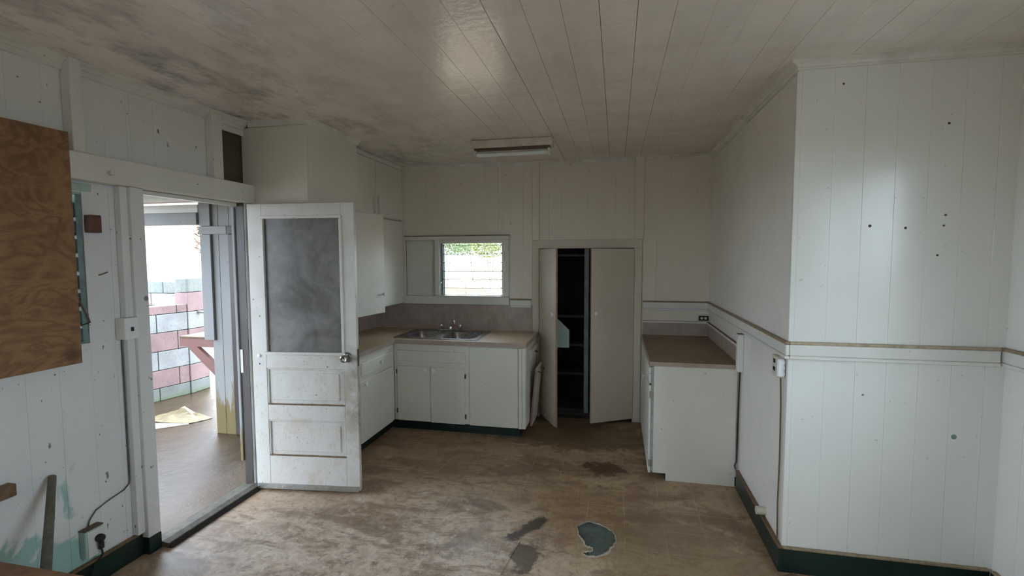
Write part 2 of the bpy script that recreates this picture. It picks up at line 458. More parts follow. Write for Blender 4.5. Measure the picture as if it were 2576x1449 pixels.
def box(name, x0, x1, y0, y1, z0, z1, mat, parent=None, bevel=0.0):
    if x1 < x0: x0, x1 = x1, x0
    if y1 < y0: y0, y1 = y1, y0
    if z1 < z0: z0, z1 = z1, z0
    vs, fs = bv(x0, x1, y0, y1, z0, z1), BF
    if bevel:
        bm = bmesh.new()
        bmv = [bm.verts.new(v) for v in vs]
        for f in fs: bm.faces.new([bmv[i] for i in f])
        bmesh.ops.recalc_face_normals(bm, faces=bm.faces)
        w = min(bevel, 0.4 * min(x1 - x0, y1 - y0, z1 - z0))
        bmesh.ops.bevel(bm, geom=bm.edges[:], offset=w, segments=1, affect='EDGES')
        bm.verts.index_update()
        vs = [v.co.copy() for v in bm.verts]
        fs = [[v.index for v in f.verts] for f in bm.faces]
        bm.free()
    return obj(name, vs, fs, mat, parent, recalc=False)
def boxes(name, lst, mat, parent=None):
    vs, fs = [], []
    for b in lst:
        k = len(vs)
        vs += bv(*b)
        fs += [tuple(i + k for i in f) for f in BF]
    return obj(name, vs, fs, mat, parent)
def prism(name, pts, axis, a0, a1, mat, parent=None):
    """polygon pts (2-D) extruded along axis 'x','y' or 'z' from a0 to a1"""
    def p3(p, a):
        return {'x': (a, p[0], p[1]), 'y': (p[0], a, p[1]), 'z': (p[0], p[1], a)}[axis]
    n = len(pts)
    vs = [p3(p, a0) for p in pts] + [p3(p, a1) for p in pts]
    fs = [tuple(range(n)), tuple(range(n, 2 * n))] + [(i, (i + 1) % n, n + (i + 1) % n, n + i) for i in range(n)]
    return obj(name, vs, fs, mat, parent)
def plate(name, outline, holes, z0, z1, mat, parent=None, axis='z'):
    """flat plate with holes, extruded"""
    bm = bmesh.new()
    es = []
    for loop in [outline] + holes:
        v = [bm.verts.new((p[0], p[1], z1)) for p in loop]
        es += [bm.edges.new((v[i], v[(i + 1) % len(v)])) for i in range(len(v))]
    bmesh.ops.triangle_fill(bm, use_beauty=True, use_dissolve=False, edges=es, normal=(0, 0, 1))
    r = bmesh.ops.extrude_face_region(bm, geom=bm.faces[:])
    bmesh.ops.translate(bm, vec=(0, 0, z0 - z1), verts=[g for g in r['geom'] if isinstance(g, bmesh.types.BMVert)])
    bmesh.ops.recalc_face_normals(bm, faces=bm.faces)
    bm.verts.index_update()
    vs = [v.co.copy() for v in bm.verts]
    fs = [[v.index for v in f.verts] for f in bm.faces]
    bm.free()
    return obj(name, vs, fs, mat, parent)
def lathe(name, prof, loc, mat, parent=None, axis=(0, 0, 1), n=20):
    q = Vector((0, 0, 1)).rotation_difference(Vector(axis).normalized()).to_matrix()
    vs, fs = [], []
    for r, h in prof:
        for i in range(n):
            a = 2 * math.pi * i / n
            vs.append(Vector(loc) + q @ Vector((r * math.cos(a), r * math.sin(a), h)))
    m = len(prof)
    for j in range(m - 1):
        for i in range(n):
            k = (i + 1) % n
            fs.append((j * n + i, j * n + k, (j + 1) * n + k, (j + 1) * n + i))
    fs.append(tuple(range(n))[::-1])
    fs.append(tuple(range((m - 1) * n, m * n)))
    return obj(name, vs, fs, mat, parent, smooth=True)
def tube(name, pts, r, mat, parent=None, n=8):
    pts = [Vector(p) for p in pts]
    rs = r if isinstance(r, (list, tuple)) else [r] * len(pts)
    vs, fs = [], []
    u = None
    for i, p in enumerate(pts):
        d = (pts[min(i + 1, len(pts) - 1)] - pts[max(i - 1, 0)]).normalized()
        if u is None:
            u = d.orthogonal().normalized()
        else:
            u = (u - d * u.dot(d)).normalized()
        w = d.cross(u)
        for k in range(n):
            a = 2 * math.pi * k / n
            vs.append(p + (u * math.cos(a) + w * math.sin(a)) * rs[i])
    for j in range(len(pts) - 1):
        for k in range(n):
            q = (k + 1) % n
            fs.append((j * n + k, j * n + q, (j + 1) * n + q, (j + 1) * n + k))
    fs.append(tuple(range(n))); fs.append(tuple(range((len(pts) - 1) * n, len(pts) * n)))
    return obj(name, vs, fs, mat, parent, smooth=True)
def rrect(x0, x1, y0, y1, r, n=5):
    out = []
    for cx, cy, a0 in ((x1 - r, y1 - r, 0), (x0 + r, y1 - r, 90), (x0 + r, y0 + r, 180), (x1 - r, y0 + r, 270)):
        for i in range(n + 1):
            a = math.radians(a0 + 90 * i / n)
            out.append((cx + r * math.cos(a), cy + r * math.sin(a)))
    return out
def sub_iv(z0, z1, cuts):
    iv = [(z0, z1)]
    for c0, c1 in cuts:
        nv = []
        for a, b in iv:
            if c1 <= a or c0 >= b: nv.append((a, b)); continue
            if c0 > a: nv.append((a, c0))
            if c1 < b: nv.append((c1, b))
        iv = nv
    return [(a, b) for a, b in iv if b - a > 0.004]
def board_wall(parent, plane, at, nrm, a0, a1, z0, z1, seam, width, holes, mat, th=0.018, back=0.08, gap=(0.0002, 0.0010)):
    """vertical tongue and groove boards on a backing; holes = (a0,a1,z0,z1)"""
    cuts = sorted({a0, a1} | {h[i] for h in holes for i in (0, 1) if a0 < h[i] < a1})
    bk = []
    for c0, c1 in zip(cuts, cuts[1:]):
        zz = sub_iv(z0, z1, [(h[2], h[3]) for h in holes if h[0] < (c0 + c1) / 2 < h[1]])
        for p0, p1 in zz:
            i0, i1 = sorted((at - nrm * th, at - nrm * (th + back)))
            bk.append((i0, i1, c0, c1, p0, p1) if plane == 'x' else (c0, c1, i0, i1, p0, p1))
    boxes('sheathing', bk, 'backing', parent)
    k = math.floor((a0 - seam) / width)
    seams = []
    while True:
        s = seam + k * width
        k += 1
        if s > a1: break
        if s > a0 + 0.02 and s < a1 - 0.02: seams.append(s)
    edges = sorted(set(cuts) | {s for s in seams if all(abs(s - c) > 0.015 for c in cuts)})
    for e0, e1 in zip(edges, edges[1:]):
        g = random.uniform(*gap) / 2
        zz = sub_iv(z0, z1, [(h[2], h[3]) for h in holes if h[0] < (e0 + e1) / 2 < h[1]])
        j = random.uniform(-0.0004, 0.0)
        for p0, p1 in zz:
            i0, i1 = sorted((at + nrm * j, at - nrm * th))
            if plane == 'x': box('board', i0, i1, e0 + g, e1 - g, p0, p1, mat, parent, 0.0006)
            else: box('board', e0 + g, e1 - g, i0, i1, p0, p1, mat, parent, 0.0006)

# ------------------------------------------------------------------ FLOOR
hole = [(-0.213, 2.921), (-0.226, 2.985), (-0.19, 3.035), (-0.150, 3.062), (-0.10, 3.045), (-0.050, 3.018), (-0.012, 2.985), (0.008, 2.944), (0.010, 2.89),
        (-0.004, 2.816), (-0.040, 2.745), (-0.095, 2.698), (-0.14, 2.690), (-0.172, 2.706), (-0.150, 2.735), (-0.120, 2.748), (-0.118, 2.775), (-0.135, 2.79), (-0.148, 2.772), (-0.165, 2.80), (-0.19, 2.86)]
hj = []
for i, p in enumerate(hole):
    q = hole[(i + 1) % len(hole)]
    for t in (0, 0.33, 0.66):
        j = 0 if t == 0 else 0.006
        hj.append((p[0] + (q[0] - p[0]) * t + random.uniform(-j, j), p[1] + (q[1] - p[1]) * t + random.uniform(-j, j)))
fl = struct('floor', 'worn brown sheet vinyl floor with a torn hole and faint square print', 'floor')
plate('vinyl_sheet', [(XL, YREAR), (XRR, YREAR), (XRR, YF), (XR, YF), (XR, YB), (XL, YB)], [hj], -0.004, 0.0, 'vinyl', fl)
box('underlay', XL, XRR, YREAR, YB + 0.6, -0.06, -0.006, 'underlay', fl)
# curled torn lip round the hole
vs, fs = [], []
cx, cy = sum(p[0] for p in hj) / len(hj), sum(p[1] for p in hj) / len(hj)
for i, p in enumerate(hj):
    d = Vector((p[0] - cx, p[1] - cy)).normalized()
    w = random.uniform(0.004, 0.010) * (1.6 if p[1] < 2.85 else 0.8)
    h = random.uniform(0.002, 0.007)
    vs += [(p[0] + d.x * w, p[1] + d.y * w, 0.0006), (p[0] - d.x * 0.001, p[1] - d.y * 0.001, h), (p[0], p[1], -0.004)]
n = len(hj)
for i in range(n):
    k = (i + 1) % n
    fs += [(3 * i, 3 * k, 3 * k + 1, 3 * i + 1), (3 * i + 1, 3 * k + 1, 3 * k + 2, 3 * i + 2)]
MAT['torn'] = plain('torn_vinyl_edge', (0.48, 0.42, 0.35), 0.7, var=0.45, scale=40)
tag(obj('torn_edge', vs, fs, 'torn', fl), 'pale curled edge of the torn vinyl')
# loose vinyl flap left of the dark tear
prism('loose_flap', [(-0.652, 2.808), (-0.60, 2.778), (-0.545, 2.757), (-0.566, 2.62), (-0.59, 2.43), (-0.63, 1.9), (-0.70, 1.5), (-0.95, 1.5), (-0.98, 2.55), (-0.85, 2.74)], 'z', 0.0004, 0.0045, 'vinyl', fl)

# ------------------------------------------------------------------ CEILING planks along y
ce = struct('ceiling', 'stained off-white plank ceiling with mildew streaks', 'ceiling')
box('roof_deck', XL - 0.1, XRR + 0.1, YREAR - 0.1, YB + 0.7, ZC + 0.025, ZC + 0.10, 'gap', ce)
x = -0.818 - 13 * 0.1485
k = 0
while x < XRR:
    x1 = x + 0.1485
    g = random.choice((0.0002, 0.0003, 0.0005, 0.0009, 0.0020))
    j = random.uniform(0, 0.0015)
    box('plank', max(x, XL - 0.05) + g / 2, min(x1, XRR + 0.03) - g / 2, YREAR, YB + 0.02, ZC - j, ZC + 0.022, 'ceil', ce, 0.0009)
    x = x1

# ------------------------------------------------------------------ WALLS
WL = struct('wall_left', 'white painted board wall left with chipped paint and mint patches', 'wall')
WIN2 = (1.10, 1.988, 1.253, 2.035)
LW_FILL = (-2.3, 0.6, 0.80, 2.2)  # added opening out of view, lets in fill light from the left
DOOR = (2.245, 3.055, -0.06, 2.10)
REC = (2.862, 3.12, 2.225, 2.58)
board_wall(WL, 'x', XL, 1, YREAR, YB, 0, ZC, 1.98, 0.142, [WIN2, LW_FILL, DOOR, REC], 'leftwall', back=0.02)
tag(box('bare_panel', XL - 0.05, XL - 0.028, 2.85, 3.13, 2.215, 2.59, 'plydark', WL), 'dark unpainted plywood patch above the doorway')
WBk = struct('wall_back', 'white painted vertical board wall behind the sink', 'wall')
KW = (-1.875, -1.173, 1.272, 1.843)
CL = (-0.786, 0.170, 0.0, 1.778)
board_wall(WBk, 'y', YB, -1, XL, XR + 0.03, 0, ZC, 0.523, 0.1345, [KW, CL, (-2.285, -1.936, 1.2685, 1.877)], 'cream', gap=(0.0002, 0.0009))
WR = struct('wall_right', 'white painted board wall beside the low right hand cabinet', 'wall')
board_wall(WR, 'x', XR, -1, YF + 0.0215, YB, 0, ZC, 3.503, 0.142, [], 'greypaint', gap=(0.0002, 0.0006))
WF = struct('wall_front_right', 'glossy white vertical board wall facing the room at right', 'wall')
board_wall(WF, 'y', YF, -1, XR + 0.0245, XRR + 0.02, 0, ZC, 1.062, 0.1415, [], 'wall', back=0.05)
box('corner_board', XR - 0.0015, XR + 0.024, YF - 0.003, YF + 0.021, 0.0, ZC - 0.002, 'wall', WF, 0.002)
WRR = struct('wall_far_right', 'white painted wall at the right edge running toward the viewer', 'wall')
RW = (0.40, 1.95, 0.95, 2.32)
board_wall(WRR, 'x', XRR, -1, YREAR, YF, 0, ZC, 0.1, 0.142, [RW], 'wall')
WRE = struct('wall_rear', 'white painted board wall behind the viewer', 'wall')
BW_FILL = (-1.5, -1.0, 1.2, 2.0)  # small opening added behind the viewer as a fill light source
board_wall(WRE, 'y', YREAR, 1, XL - 0.03, XRR + 0.1, 0, ZC, 0.05, 0.142, [BW_FILL], 'wall')

# plain frames for the unseen windows; left and rear ones added for fill light
def frame_window(name, plane, at, h, label):
    o = struct(name, label, 'window')
    a0, a1, z0, z1 = h
    t = 0.05
    for nm, (p0, p1, q0, q1) in dict(stile=(a0, a0 + t, z0, z1), stile2=(a1 - t, a1, z0, z1), rail=(a0 + t, a1 - t, z0, z0 + t), rail2=(a0 + t, a1 - t, z1 - t, z1), mullion=((a0 + a1) / 2 - .02, (a0 + a1) / 2 + .02, z0 + t, z1 - t)).items():
        if plane == 'x': box(nm.strip('2'), at - 0.03, at + 0.05, p0, p1, q0, q1, 'trim', o)
        else: box(nm.strip('2'), p0, p1, at - 0.05, at + 0.03, q0, q1, 'trim', o)
    if plane == 'x': box('pane', at + 0.01, at + 0.014, a0 + t, a1 - t, z0 + t, z1 - t, 'glass', o)
    else: box('pane', a0 + t, a1 - t, at - 0.014, at - 0.01, z0 + t, z1 - t, 'glass', o)
frame_window('window_3', 'x', XRR, RW, 'white framed window in the wall right of the viewer')
frame_window('fill_window_left', 'x', XL - 0.02, LW_FILL, 'white framed unseen window added in the left wall beside the viewer for fill light')
frame_window('fill_window_rear', 'y', YREAR, BW_FILL, 'white framed unseen window added in the wall behind the viewer for fill light')

# ------------------------------------------------------------------ TRIM : left wall
def crown(parent, plane, at, nrm, a0, a1, mat='crown', hgt=0.05, dep=0.05):
    pr = [(0, ZC), (dep, ZC), (dep, ZC - 0.014), (dep * 0.62, ZC - 0.022), (dep * 0.5, ZC - 0.034), (dep * 0.34, ZC - 0.036), (dep * 0.3, ZC - hgt), (0, ZC - hgt)]
    pts = [(at + nrm * p[0], p[1]) for p in pr]
    if plane == 'x':
        return prism('moulding', pts, 'y', a0, a1, mat, parent)
    n_ = len(pts)
    vs = [(a0, p[0], p[1]) for p in pts] + [(a1, p[0], p[1]) for p in pts]
    fs = [tuple(range(n_)), tuple(range(n_, 2 * n_))] + [(i, (i + 1) % n_, n_ + (i + 1) % n_, n_ + i) for i in range(n_)]
    return obj('moulding', vs, fs, mat, parent)
T1 = struct('trim_1', 'crown moulding under the ceiling with dark stains, left wall', 'moulding')
for a0, a1 in ((YREAR, 1.921), (1.982, 2.779), (2.862, 3.118)):
    crown(T1, 'x', XL, 1, a0, a1, dep=0.052, hgt=0.062)
T2 = struct('trim_2', 'wall studs left bare on the left wall above the door', 'post')
box('post', XL + 0.001, CAS, 1.922, 1.98, 2.226, ZC - 0.001, 'trim', T2, 0.003)
box('post', XL + 0.001, CAS, 2.78, 2.86, 2.226, ZC - 0.001, 'trim', T2, 0.003)
T3 = struct('trim_3', 'white casing boards round the open doorway at left', 'door casing')
tag(box('head_board', XL + 0.001, CAS + 0.018, 1.2, 3.119, 2.09, 2.224, 'trim', T3, 0.004), None)
box('side_board', XL + 0.001, CAS, 2.195, 2.272, 0.10, 2.089, 'leftwall', T3, 0.003)
tag(box('side_board', XL + 0.001, CAS + 0.001, 2.195, 2.2735, 0.0, 0.099, 'green', T3, 0.002), 'dark green painted foot of the casing')
box('side_board', XL + 0.001, CAS, 3.034, 3.118, 0.0, 2.089, 'trim', T3, 0.003)
box('batten', XL + 0.001, CAS - 0.02, 2.152, 2.194, 0.137, 1.257, 'leftwall', T3, 0.002)
box('batten', XL + 0.001, CAS - 0.02, 2.152, 2.194, 1.376, 2.089, 'leftwall', T3, 0.002)
T4 = struct('trim_4', 'door jamb with dark brown peeling paint and a pale weathered stop', 'door jamb')
box('jamb', XL - 0.02, CAS - 0.008, 3.03, 3.055, 0.0, 2.088, 'brownpaint', T4, 0.002)
box('jamb', XL - 0.02, XL - 0.001, 2.246, 2.27, 0.0, 2.088, 'brownpaint', T4, 0.002)
box('head_jamb', XL - 0.04, XL, 2.27, 3.03, 2.065, 2.089, 'trim', T4, 0.002)
tag(box('stop', XL - 0.042, XL - 0.0205, 3.018, 3.055, 0.20, 2.06, 'mossy', T4, 0.002), 'pale peeling stop strip')
tag(box('strike_plate', XL - 0.019, XL + 0.002, 3.026, 3.0295, 0.86, 1.03, 'trim', T4), 'strike plate painted white')
tag(box('mint_edge', CAS - 0.0075, CAS - 0.003, 3.032, 3.05, 0.05, 2.085, 'mintdark', T4), 'mint green old paint on the jamb edge')
TH = struct('trim_5', 'worn dark wooden door sill at left', 'door sill')
prism('sill_board', [(XL - 0.044, -0.055), (-2.555, -0.003), (-2.556, 0.028), (-2.60, 0.034), (XL - 0.044, 0.016)], 'y', 2.275, 3.029, 'greywood', TH)
prism('sill_nosing', [(-2.554, 0.0005), (-2.53, 0.0005), (-2.553, 0.022)], 'y', 2.276, 3.0, 'gap', TH)

# baseboards
BL = struct('baseboard_left', 'dark green baseboard with a worn brown top, left wall', 'baseboard')
box('board', XL + 0.001, XL + 0.021, YREAR + 0.03, 2.194, 0.0, 0.122, 'green', BL, 0.002)
box('cap', XL + 0.001, XL + 0.024, YREAR + 0.03, 2.194, 0.1225, 0.135, 'brownedge', BL, 0.002)
BR = struct('baseboard_right', 'dark green baseboard with a worn wooden cap beside the low cabinet', 'baseboard')
box('board', XR - 0.021, XR - 0.001, YF - 0.021, 3.725, 0.0, 0.1305, 'green', BR, 0.002)
box('cap', XR - 0.026, XR - 0.001, YF - 0.026, 3.725, 0.131, 0.14, 'brownedge', BR, 0.002)
BFr = struct('baseboard_front_right', 'dark green baseboard with a worn wooden cap under the glossy wall', 'baseboard')
box('board', XR - 0.0005, XRR - 0.022, YF - 0.021, YF - 0.001, 0.0, 0.1305, 'green', BFr, 0.002)
box('cap', XR - 0.0005, XRR - 0.027, YF - 0.026, YF - 0.001, 0.131, 0.14, 'raildark', BFr, 0.002)
BRR = struct('baseboard_far_right', 'dark green baseboard at the right edge of the room', 'baseboard')
box('board', XRR - 0.021, XRR - 0.001, YREAR + 0.03, YF - 0.0215, 0.0, 0.1305, 'green', BRR, 0.002)
box('cap', XRR - 0.026, XRR - 0.001, YREAR + 0.03, YF - 0.0265, 0.131, 0.14, 'raildark', BRR, 0.002)

# chair rails (board, cap, bead)
def rail(o, plane, at, nrm, a0, a1, e0=0.0, e1=0.0, cm='raildark'):
    for nm, d0, d1, z0, z1, m in (('board', 0.001, 0.018, 1.178, 1.2375, 'trim'), ('bead', 0.001, 0.024, 1.160, 1.1775, 'trim'), ('cap', 0.001, 0.025, 1.238, 1.252, cm)):
        p0, p1 = at + nrm * d0, at + nrm * d1
        b0, b1 = a0 - e0 * d1, a1 + e1 * d1
        if plane == 'x': box(nm, p0, p1, b0, b1, z0, z1, m, o, 0.003)
        else: box(nm, b0, b1, p0, p1, z0, z1, m, o, 0.003)
T6 = struct('trim_6', 'chair rail on the right wall with brown chipped cap', 'chair rail'); rail(T6, 'x', XR, -1, YF, YB - 0.03, 1, 0)
T7 = struct('trim_7', 'chair rail with worn tan cap across the glossy front-facing wall', 'chair rail'); rail(T7, 'y', YF, -1, XR + 0.0005, XRR - 0.03, cm='railpale')
T8 = struct('trim_8', 'chair rail on the far right wall', 'chair rail'); rail(T8, 'x', XRR, -1, 1.96, YF - 0.001)
T9 = struct('trim_9', 'chair rail on the back wall above the low right hand worktop', 'chair rail'); rail(T9, 'y', YB, -1, 0.263, XR - 0.001)
T10 = struct('trim_10', 'short chair rail piece between kitchen window and tall cupboard', 'chair rail'); rail(T10, 'y', YB, -1, -1.10, -0.872)
# crowns
T11 = struct('trim_11', 'thin crown moulding along the top of the back wall', 'moulding')
for a0, a1 in ((-2.288, -0.858), (-0.785, 0.179), (0.265, XR - 0.001)):
    crown(T11, 'y', YB, -1, a0, a1, hgt=0.04, dep=0.022)
T12 = struct('trim_12', 'grey stained crown moulding along the right wall', 'moulding'); crown(T12, 'x', XR, -1, YF - 0.04, YB - 0.023, dep=0.04, hgt=0.055)
T13 = struct('trim_13', 'pale crown moulding above the glossy front-facing wall', 'moulding'); crown(T13, 'y', YF, -1, XR - 0.0, XRR, dep=0.04, hgt=0.045)
T14 = struct('trim_14', 'vertical battens from the tall cupboard up to the ceiling', 'batten')
box('batten', -0.857, -0.786, YB - 0.02, YB - 0.001, 1.868, ZC - 0.001, 'cream', T14, 0.002)
box('batten', 0.18, 0.263, YB - 0.02, YB - 0.001, 1.868, ZC - 0.001, 'cream', T14, 0.002)

# ------------------------------------------------------------------ KITCHEN WINDOW (louvres)
K = struct('window_1', 'louvred glass window above the sink with bright daylight', 'window')
x0, x1, z0, z1 = KW
box('head_board', -2.285, -1.10, YB - 0.030, YB - 0.001, 1.878, 1.918, 'trim', K, 0.004)
tag(box('drip_strip', -2.285, -1.10, YB - 0.036, YB - 0.001, 1.9185, 1.928, 'raildark', K, 0.002), 'dirty top edge of the window head')
box('sill_board', -2.285, -1.108, YB - 0.032, YB - 0.001, 1.184, 1.268, 'trim', K, 0.003)
box('sill_ledge', -1.93, -1.112, YB - 0.038, YB + 0.08, 1.2685, 1.278, 'ivory', K, 0.002)
box('stile', -1.935, -1.884, YB - 0.026, YB - 0.001, 1.2785, 1.877, 'trim', K, 0.003)
box('stile', -1.172, -1.108, YB - 0.026, YB - 0.001, 1.2785, 1.877, 'trim', K, 0.003)
box('head_rail', -1.883, -1.173, YB - 0.02, YB + 0.06, 1.842, 1.877, 'trim', K, 0.002)
tag(box('blank_panel', -2.285, -1.936, YB + 0.03, YB + 0.05, 1.26, 1.885, 'trim', K), None)
box('frame_side', -1.874, -1.852, YB + 0.005, YB + 0.075, 1.2785, 1.841, 'mintdark', K, 0.002)
box('frame_side', -1.190, -1.174, YB + 0.005, YB + 0.075, 1.2785, 1.841, 'ivory', K, 0.002)
zz = [1.843 - 0.012] + [1.705 + (650.5 - p) * 0.00423 for p in (623, 645, 667.7, 689, 710, 732.6)] + [1.283]
for i in range(7):
    zt, zb = zz[i], zz[i + 1]
    dz = (zt - zb)
    yy, tl = YB + 0.035, 0.016
    vs = [(-1.848, yy - tl - .003, zt + .003), (-1.194, yy - tl - .003, zt + .003), (-1.194, yy + tl - .003, zb - .004), (-1.848, yy + tl - .003, zb - .004)]
    vs = [(-1.842, yy + tl - .0025, zt + .006), (-1.196, yy + tl - .0025, zt + .006), (-1.196, yy - tl - .0025, zb), (-1.842, yy - tl - .0025, zb)]
    vs += [(v[0], v[1] + 0.005, v[2]) for v in vs]
    pn = obj('louvre_pane', vs, [(0, 1, 2, 3), (7, 6, 5, 4), (0, 4, 5, 1), (1, 5, 6, 2), (2, 6, 7, 3), (3, 7, 4, 0)], 'glass', K)
    box('glass_edge', -1.842, -1.196, yy - tl - .004, yy - tl + .004, zb - 0.0045, zb - 0.0005, 'glassedge', pn)
    for sx0, sx1 in ((-1.852, -1.832), (-1.204, -1.190)):
        box('louvre_clip', sx0, sx1, yy - 0.022, yy + 0.026, zb - 0.004, zb + 0.008, 'alu', K, 0.001)
    box('clip_rod', -1.850, -1.841, yy - 0.004, yy + 0.004, zb + 0.010, zt - 0.004, 'alu', K)
tube('crank', [(-1.866, YB + 0.0, 1.42), (-1.868, YB - 0.03, 1.415), (-1.872, YB - 0.035, 1.385)], 0.005, 'alu', K)

# ------------------------------------------------------------------ LEFT LOUVRE WINDOW (mostly behind plywood)
L2 = struct('window_2', 'louvred window with blue green frame behind the plywood', 'window')
y0, y1, z0, z1 = WIN2
box('frame_side', XL - 0.07, XL - 0.004, 1.961, 1.987, z0 + 0.012, z1 - 0.012, 'mintdark', L2, 0.002)
box('frame_side', XL - 0.07, XL - 0.004, y0 + 0.001, y0 + 0.025, z0 + 0.012, z1 - 0.012, 'mintdark', L2, 0.002)
box('frame_head', XL - 0.07, XL - 0.002, y0, 1.987, z1 - 0.0115, z1 - 0.0005, 'mint', L2)
box('frame_sill', XL - 0.07, XL + 0.004, y0, 1.987, z0 + 0.0005, z0 + 0.0115, 'trim', L2)
for i in range(8):
    zb = z0 + 0.02 + i * 0.091
    vs = [(XL - 0.028, y0 + 0.03, zb + 0.096), (XL - 0.028, 1.948, zb + 0.096), (XL - 0.055, 1.948, zb), (XL - 0.055, y0 + 0.03, zb)]
    vs += [(v[0] - 0.005, v[1], v[2]) for v in vs]
    obj('louvre_pane', vs, [(0, 1, 2, 3), (7, 6, 5, 4), (0, 4, 5, 1), (1, 5, 6, 2), (2, 6, 7, 3), (3, 7, 4, 0)], 'glassdirty', L2)
    box('louvre_clip', XL - 0.062, XL - 0.016, 1.935, 1.9605, zb - 0.002, zb + 0.010, 'rust', L2, 0.001)
    box('clip_arm', XL - 0.03, XL - 0.016, 1.943, 1.9605, zb + 0.0105, zb + 0.07, 'alu', L2, 0.001)
tube('operator_handle', [(XL - 0.01, 1.948, 1.50), (XL + 0.006, 1.973, 1.42), (XL + 0.008, 1.988, 1.37), (XL + 0.006, 1.943, 1.36)], 0.004, 'rust', L2)
tag(box('head_strip', XL + 0.001, XL + 0.012, 1.2, 2.03, 2.042, 2.078, 'mint', L2, 0.002), 'pale mint strip above the louvres')

# ------------------------------------------------------------------ ROOM DOOR (open, hinged at the far jamb)
ang = math.atan2(3.095 - 3.008, -1.81 + 2.561)
D = struct('door_1', 'open white panelled door with a large dusty grey glass pane', 'door', (-2.561, 3.008, 0.0), ang, True)
T = 0.036
HT = 2.078
DWd = 0.782
def leafbox(nm, a, b, z0, z1, t0=0.0, t1=T, m='door', par=None, bev=0.002):
    return box(nm, a, b, t0, t1, z0, z1, m, par or D, bev)
leafbox('stile', 0.0, 0.106, 0.02, HT)
leafbox('stile', 0.686, DWd, 0.02, HT)
leafbox('top_rail', 0.1065, 0.6855, 1.99, HT)
leafbox('lock_rail', 0.1065, 0.6855, 0.905, 1.005)
leafbox('middle_rail', 0.1065, 0.6855, 0.525, 0.636)
leafbox('bottom_rail', 0.1065, 0.6855, 0.02, 0.258)
for (a, b) in ((0.636, 0.905), (0.258, 0.525)):
    p = leafbox('panel', 0.1065, 0.6855, a, b, 0.014, 0.022)
    fld = leafbox('raised_field', 0.152, 0.642, a + 0.036, b - 0.036, 0.008, 0.0138, par=p)
    m_ = 0.010
    for nm, q in dict(h1=(0.1068, 0.6852, a + .0005, a + m_), h2=(0.1068, 0.6852, b - m_, b - .0005)).items():
        tag(leafbox('bead', *q, 0.003, 0.0138, par=p, m='brownedge' if nm == 'h1' else 'door'), 'dirt-darkened lower bead' if nm == 'h1' else None)
    leafbox('bead', 0.1068, 0.1165, a + m_, b - m_, 0.003, 0.0138, par=p)
    leafbox('bead', 0.6755, 0.6852, a + m_, b - m_, 0.003, 0.0138, par=p)
g = leafbox('glass_pane', 0.1068, 0.6852, 1.0055, 1.9895, 0.015, 0.020, 'doorglass', bev=0)
g['label'] = 'dull grey dusty glass'
leafbox('glazing_bead', 0.098, 0.694, 1.972, 1.994, -0.008, 0.0145)
leafbox('glazing_bead', 0.098, 0.694, 1.003, 1.024, -0.008, 0.0145)
leafbox('glazing_bead', 0.098, 0.118, 1.0245, 1.9715, -0.008, 0.0145)
leafbox('glazing_bead', 0.674, 0.694, 1.0245, 1.9715, -0.008, 0.0145)
tag(leafbox('kick_strip', 0.004, DWd - 0.008, 0.012, 0.053, -0.006, -0.0005, 'alu'), 'dull metal strip with five screws')
for i in range(5):
    lathe('screw', [(0.006, 0), (0.005, 0.003)], (0.02 + i * 0.182, -0.006, 0.03), 'chrome', D, (0, -1, 0), 8)
kn = lathe('knob_rose', [(0.034, 0), (0.036, 0.004), (0.028, 0.010), (0.0, 0.010)], (0.712, 0.0, 0.993), 'knobmetal', D, (0, -1, 0), 24)
lathe('knob', [(0.013, 0.010), (0.013, 0.028), (0.022, 0.036), (0.0275, 0.05), (0.027, 0.064), (0.021, 0.068), (0.012, 0.064), (0.004, 0.062)], (0.712, 0.0, 0.993), 'knobmetal', D, (0, -1, 0), 24)
lathe('knob', [(0.02, 0), (0.02, 0.02), (0.026, 0.03), (0.02, 0.05), (0.003, 0.052)], (0.712, T, 0.993), 'knobmetal', D, (0, 1, 0), 20)
tag(box('latch_plate', DWd + 0.0002, DWd + 0.003, 0.006, 0.03, 0.93, 1.05, 'rust', D), 'rusty latch plate on the door edge')
tag(lathe('old_lock_cap', [(0.013, 0), (0.012, 0.008), (0.004, 0.010)], (0.052, 0.0, 0.995), 'white', D, (0, -1, 0), 16), 'white painted lock cap')
tag(lathe('keyhole', [(0.006, -0.001), (0.006, 0.0006)], (0.054, 0.0, 0.935), 'black', D, (0, -1, 0), 10), 'dark keyhole')
for z in (0.25, 1.05, 1.85):
    tube('hinge', [(-0.006, 0.03, z - 0.045), (-0.006, 0.03, z + 0.045)], 0.007, 'rust', D)

# ------------------------------------------------------------------ UPPER CABINETS (left)
UC1 = thing('upper_cabinet', 'tall white upper cabinet by the open door with its lower door ajar', 'cabinet', (-2.4, 3.5, 1.19))
box('side_panel', XL + 0.001, -2.152, 3.121, 3.139, 1.19, ZC - 0.045, 'cab', UC1, 0.001)
box('front_panel', -2.170, -2.150, 3.1395, 3.81, 2.09, ZC - 0.045, 'cab', UC1, 0.001)
box('body', XL + 0.001, -2.171, 3.1395, 4.018, 2.06, 2.089, 'cab', UC1)
box('top_filler', XL + 0.001, -2.171, 3.1395, 3.81, 2.60, 2.636, 'cab', UC1)
box('bottom_shelf', XL + 0.001, -2.165, 3.1395, 4.018, 1.19, 1.208, 'cab', UC1)
box('end_panel', XL + 0.001, -2.152, 4.0185, 4.036, 1.19, 2.089, 'cab', UC1)
box('middle_shelf', XL + 0.001, -2.18, 3.1395, 4.018, 1.62, 1.638, 'shelfin', UC1)
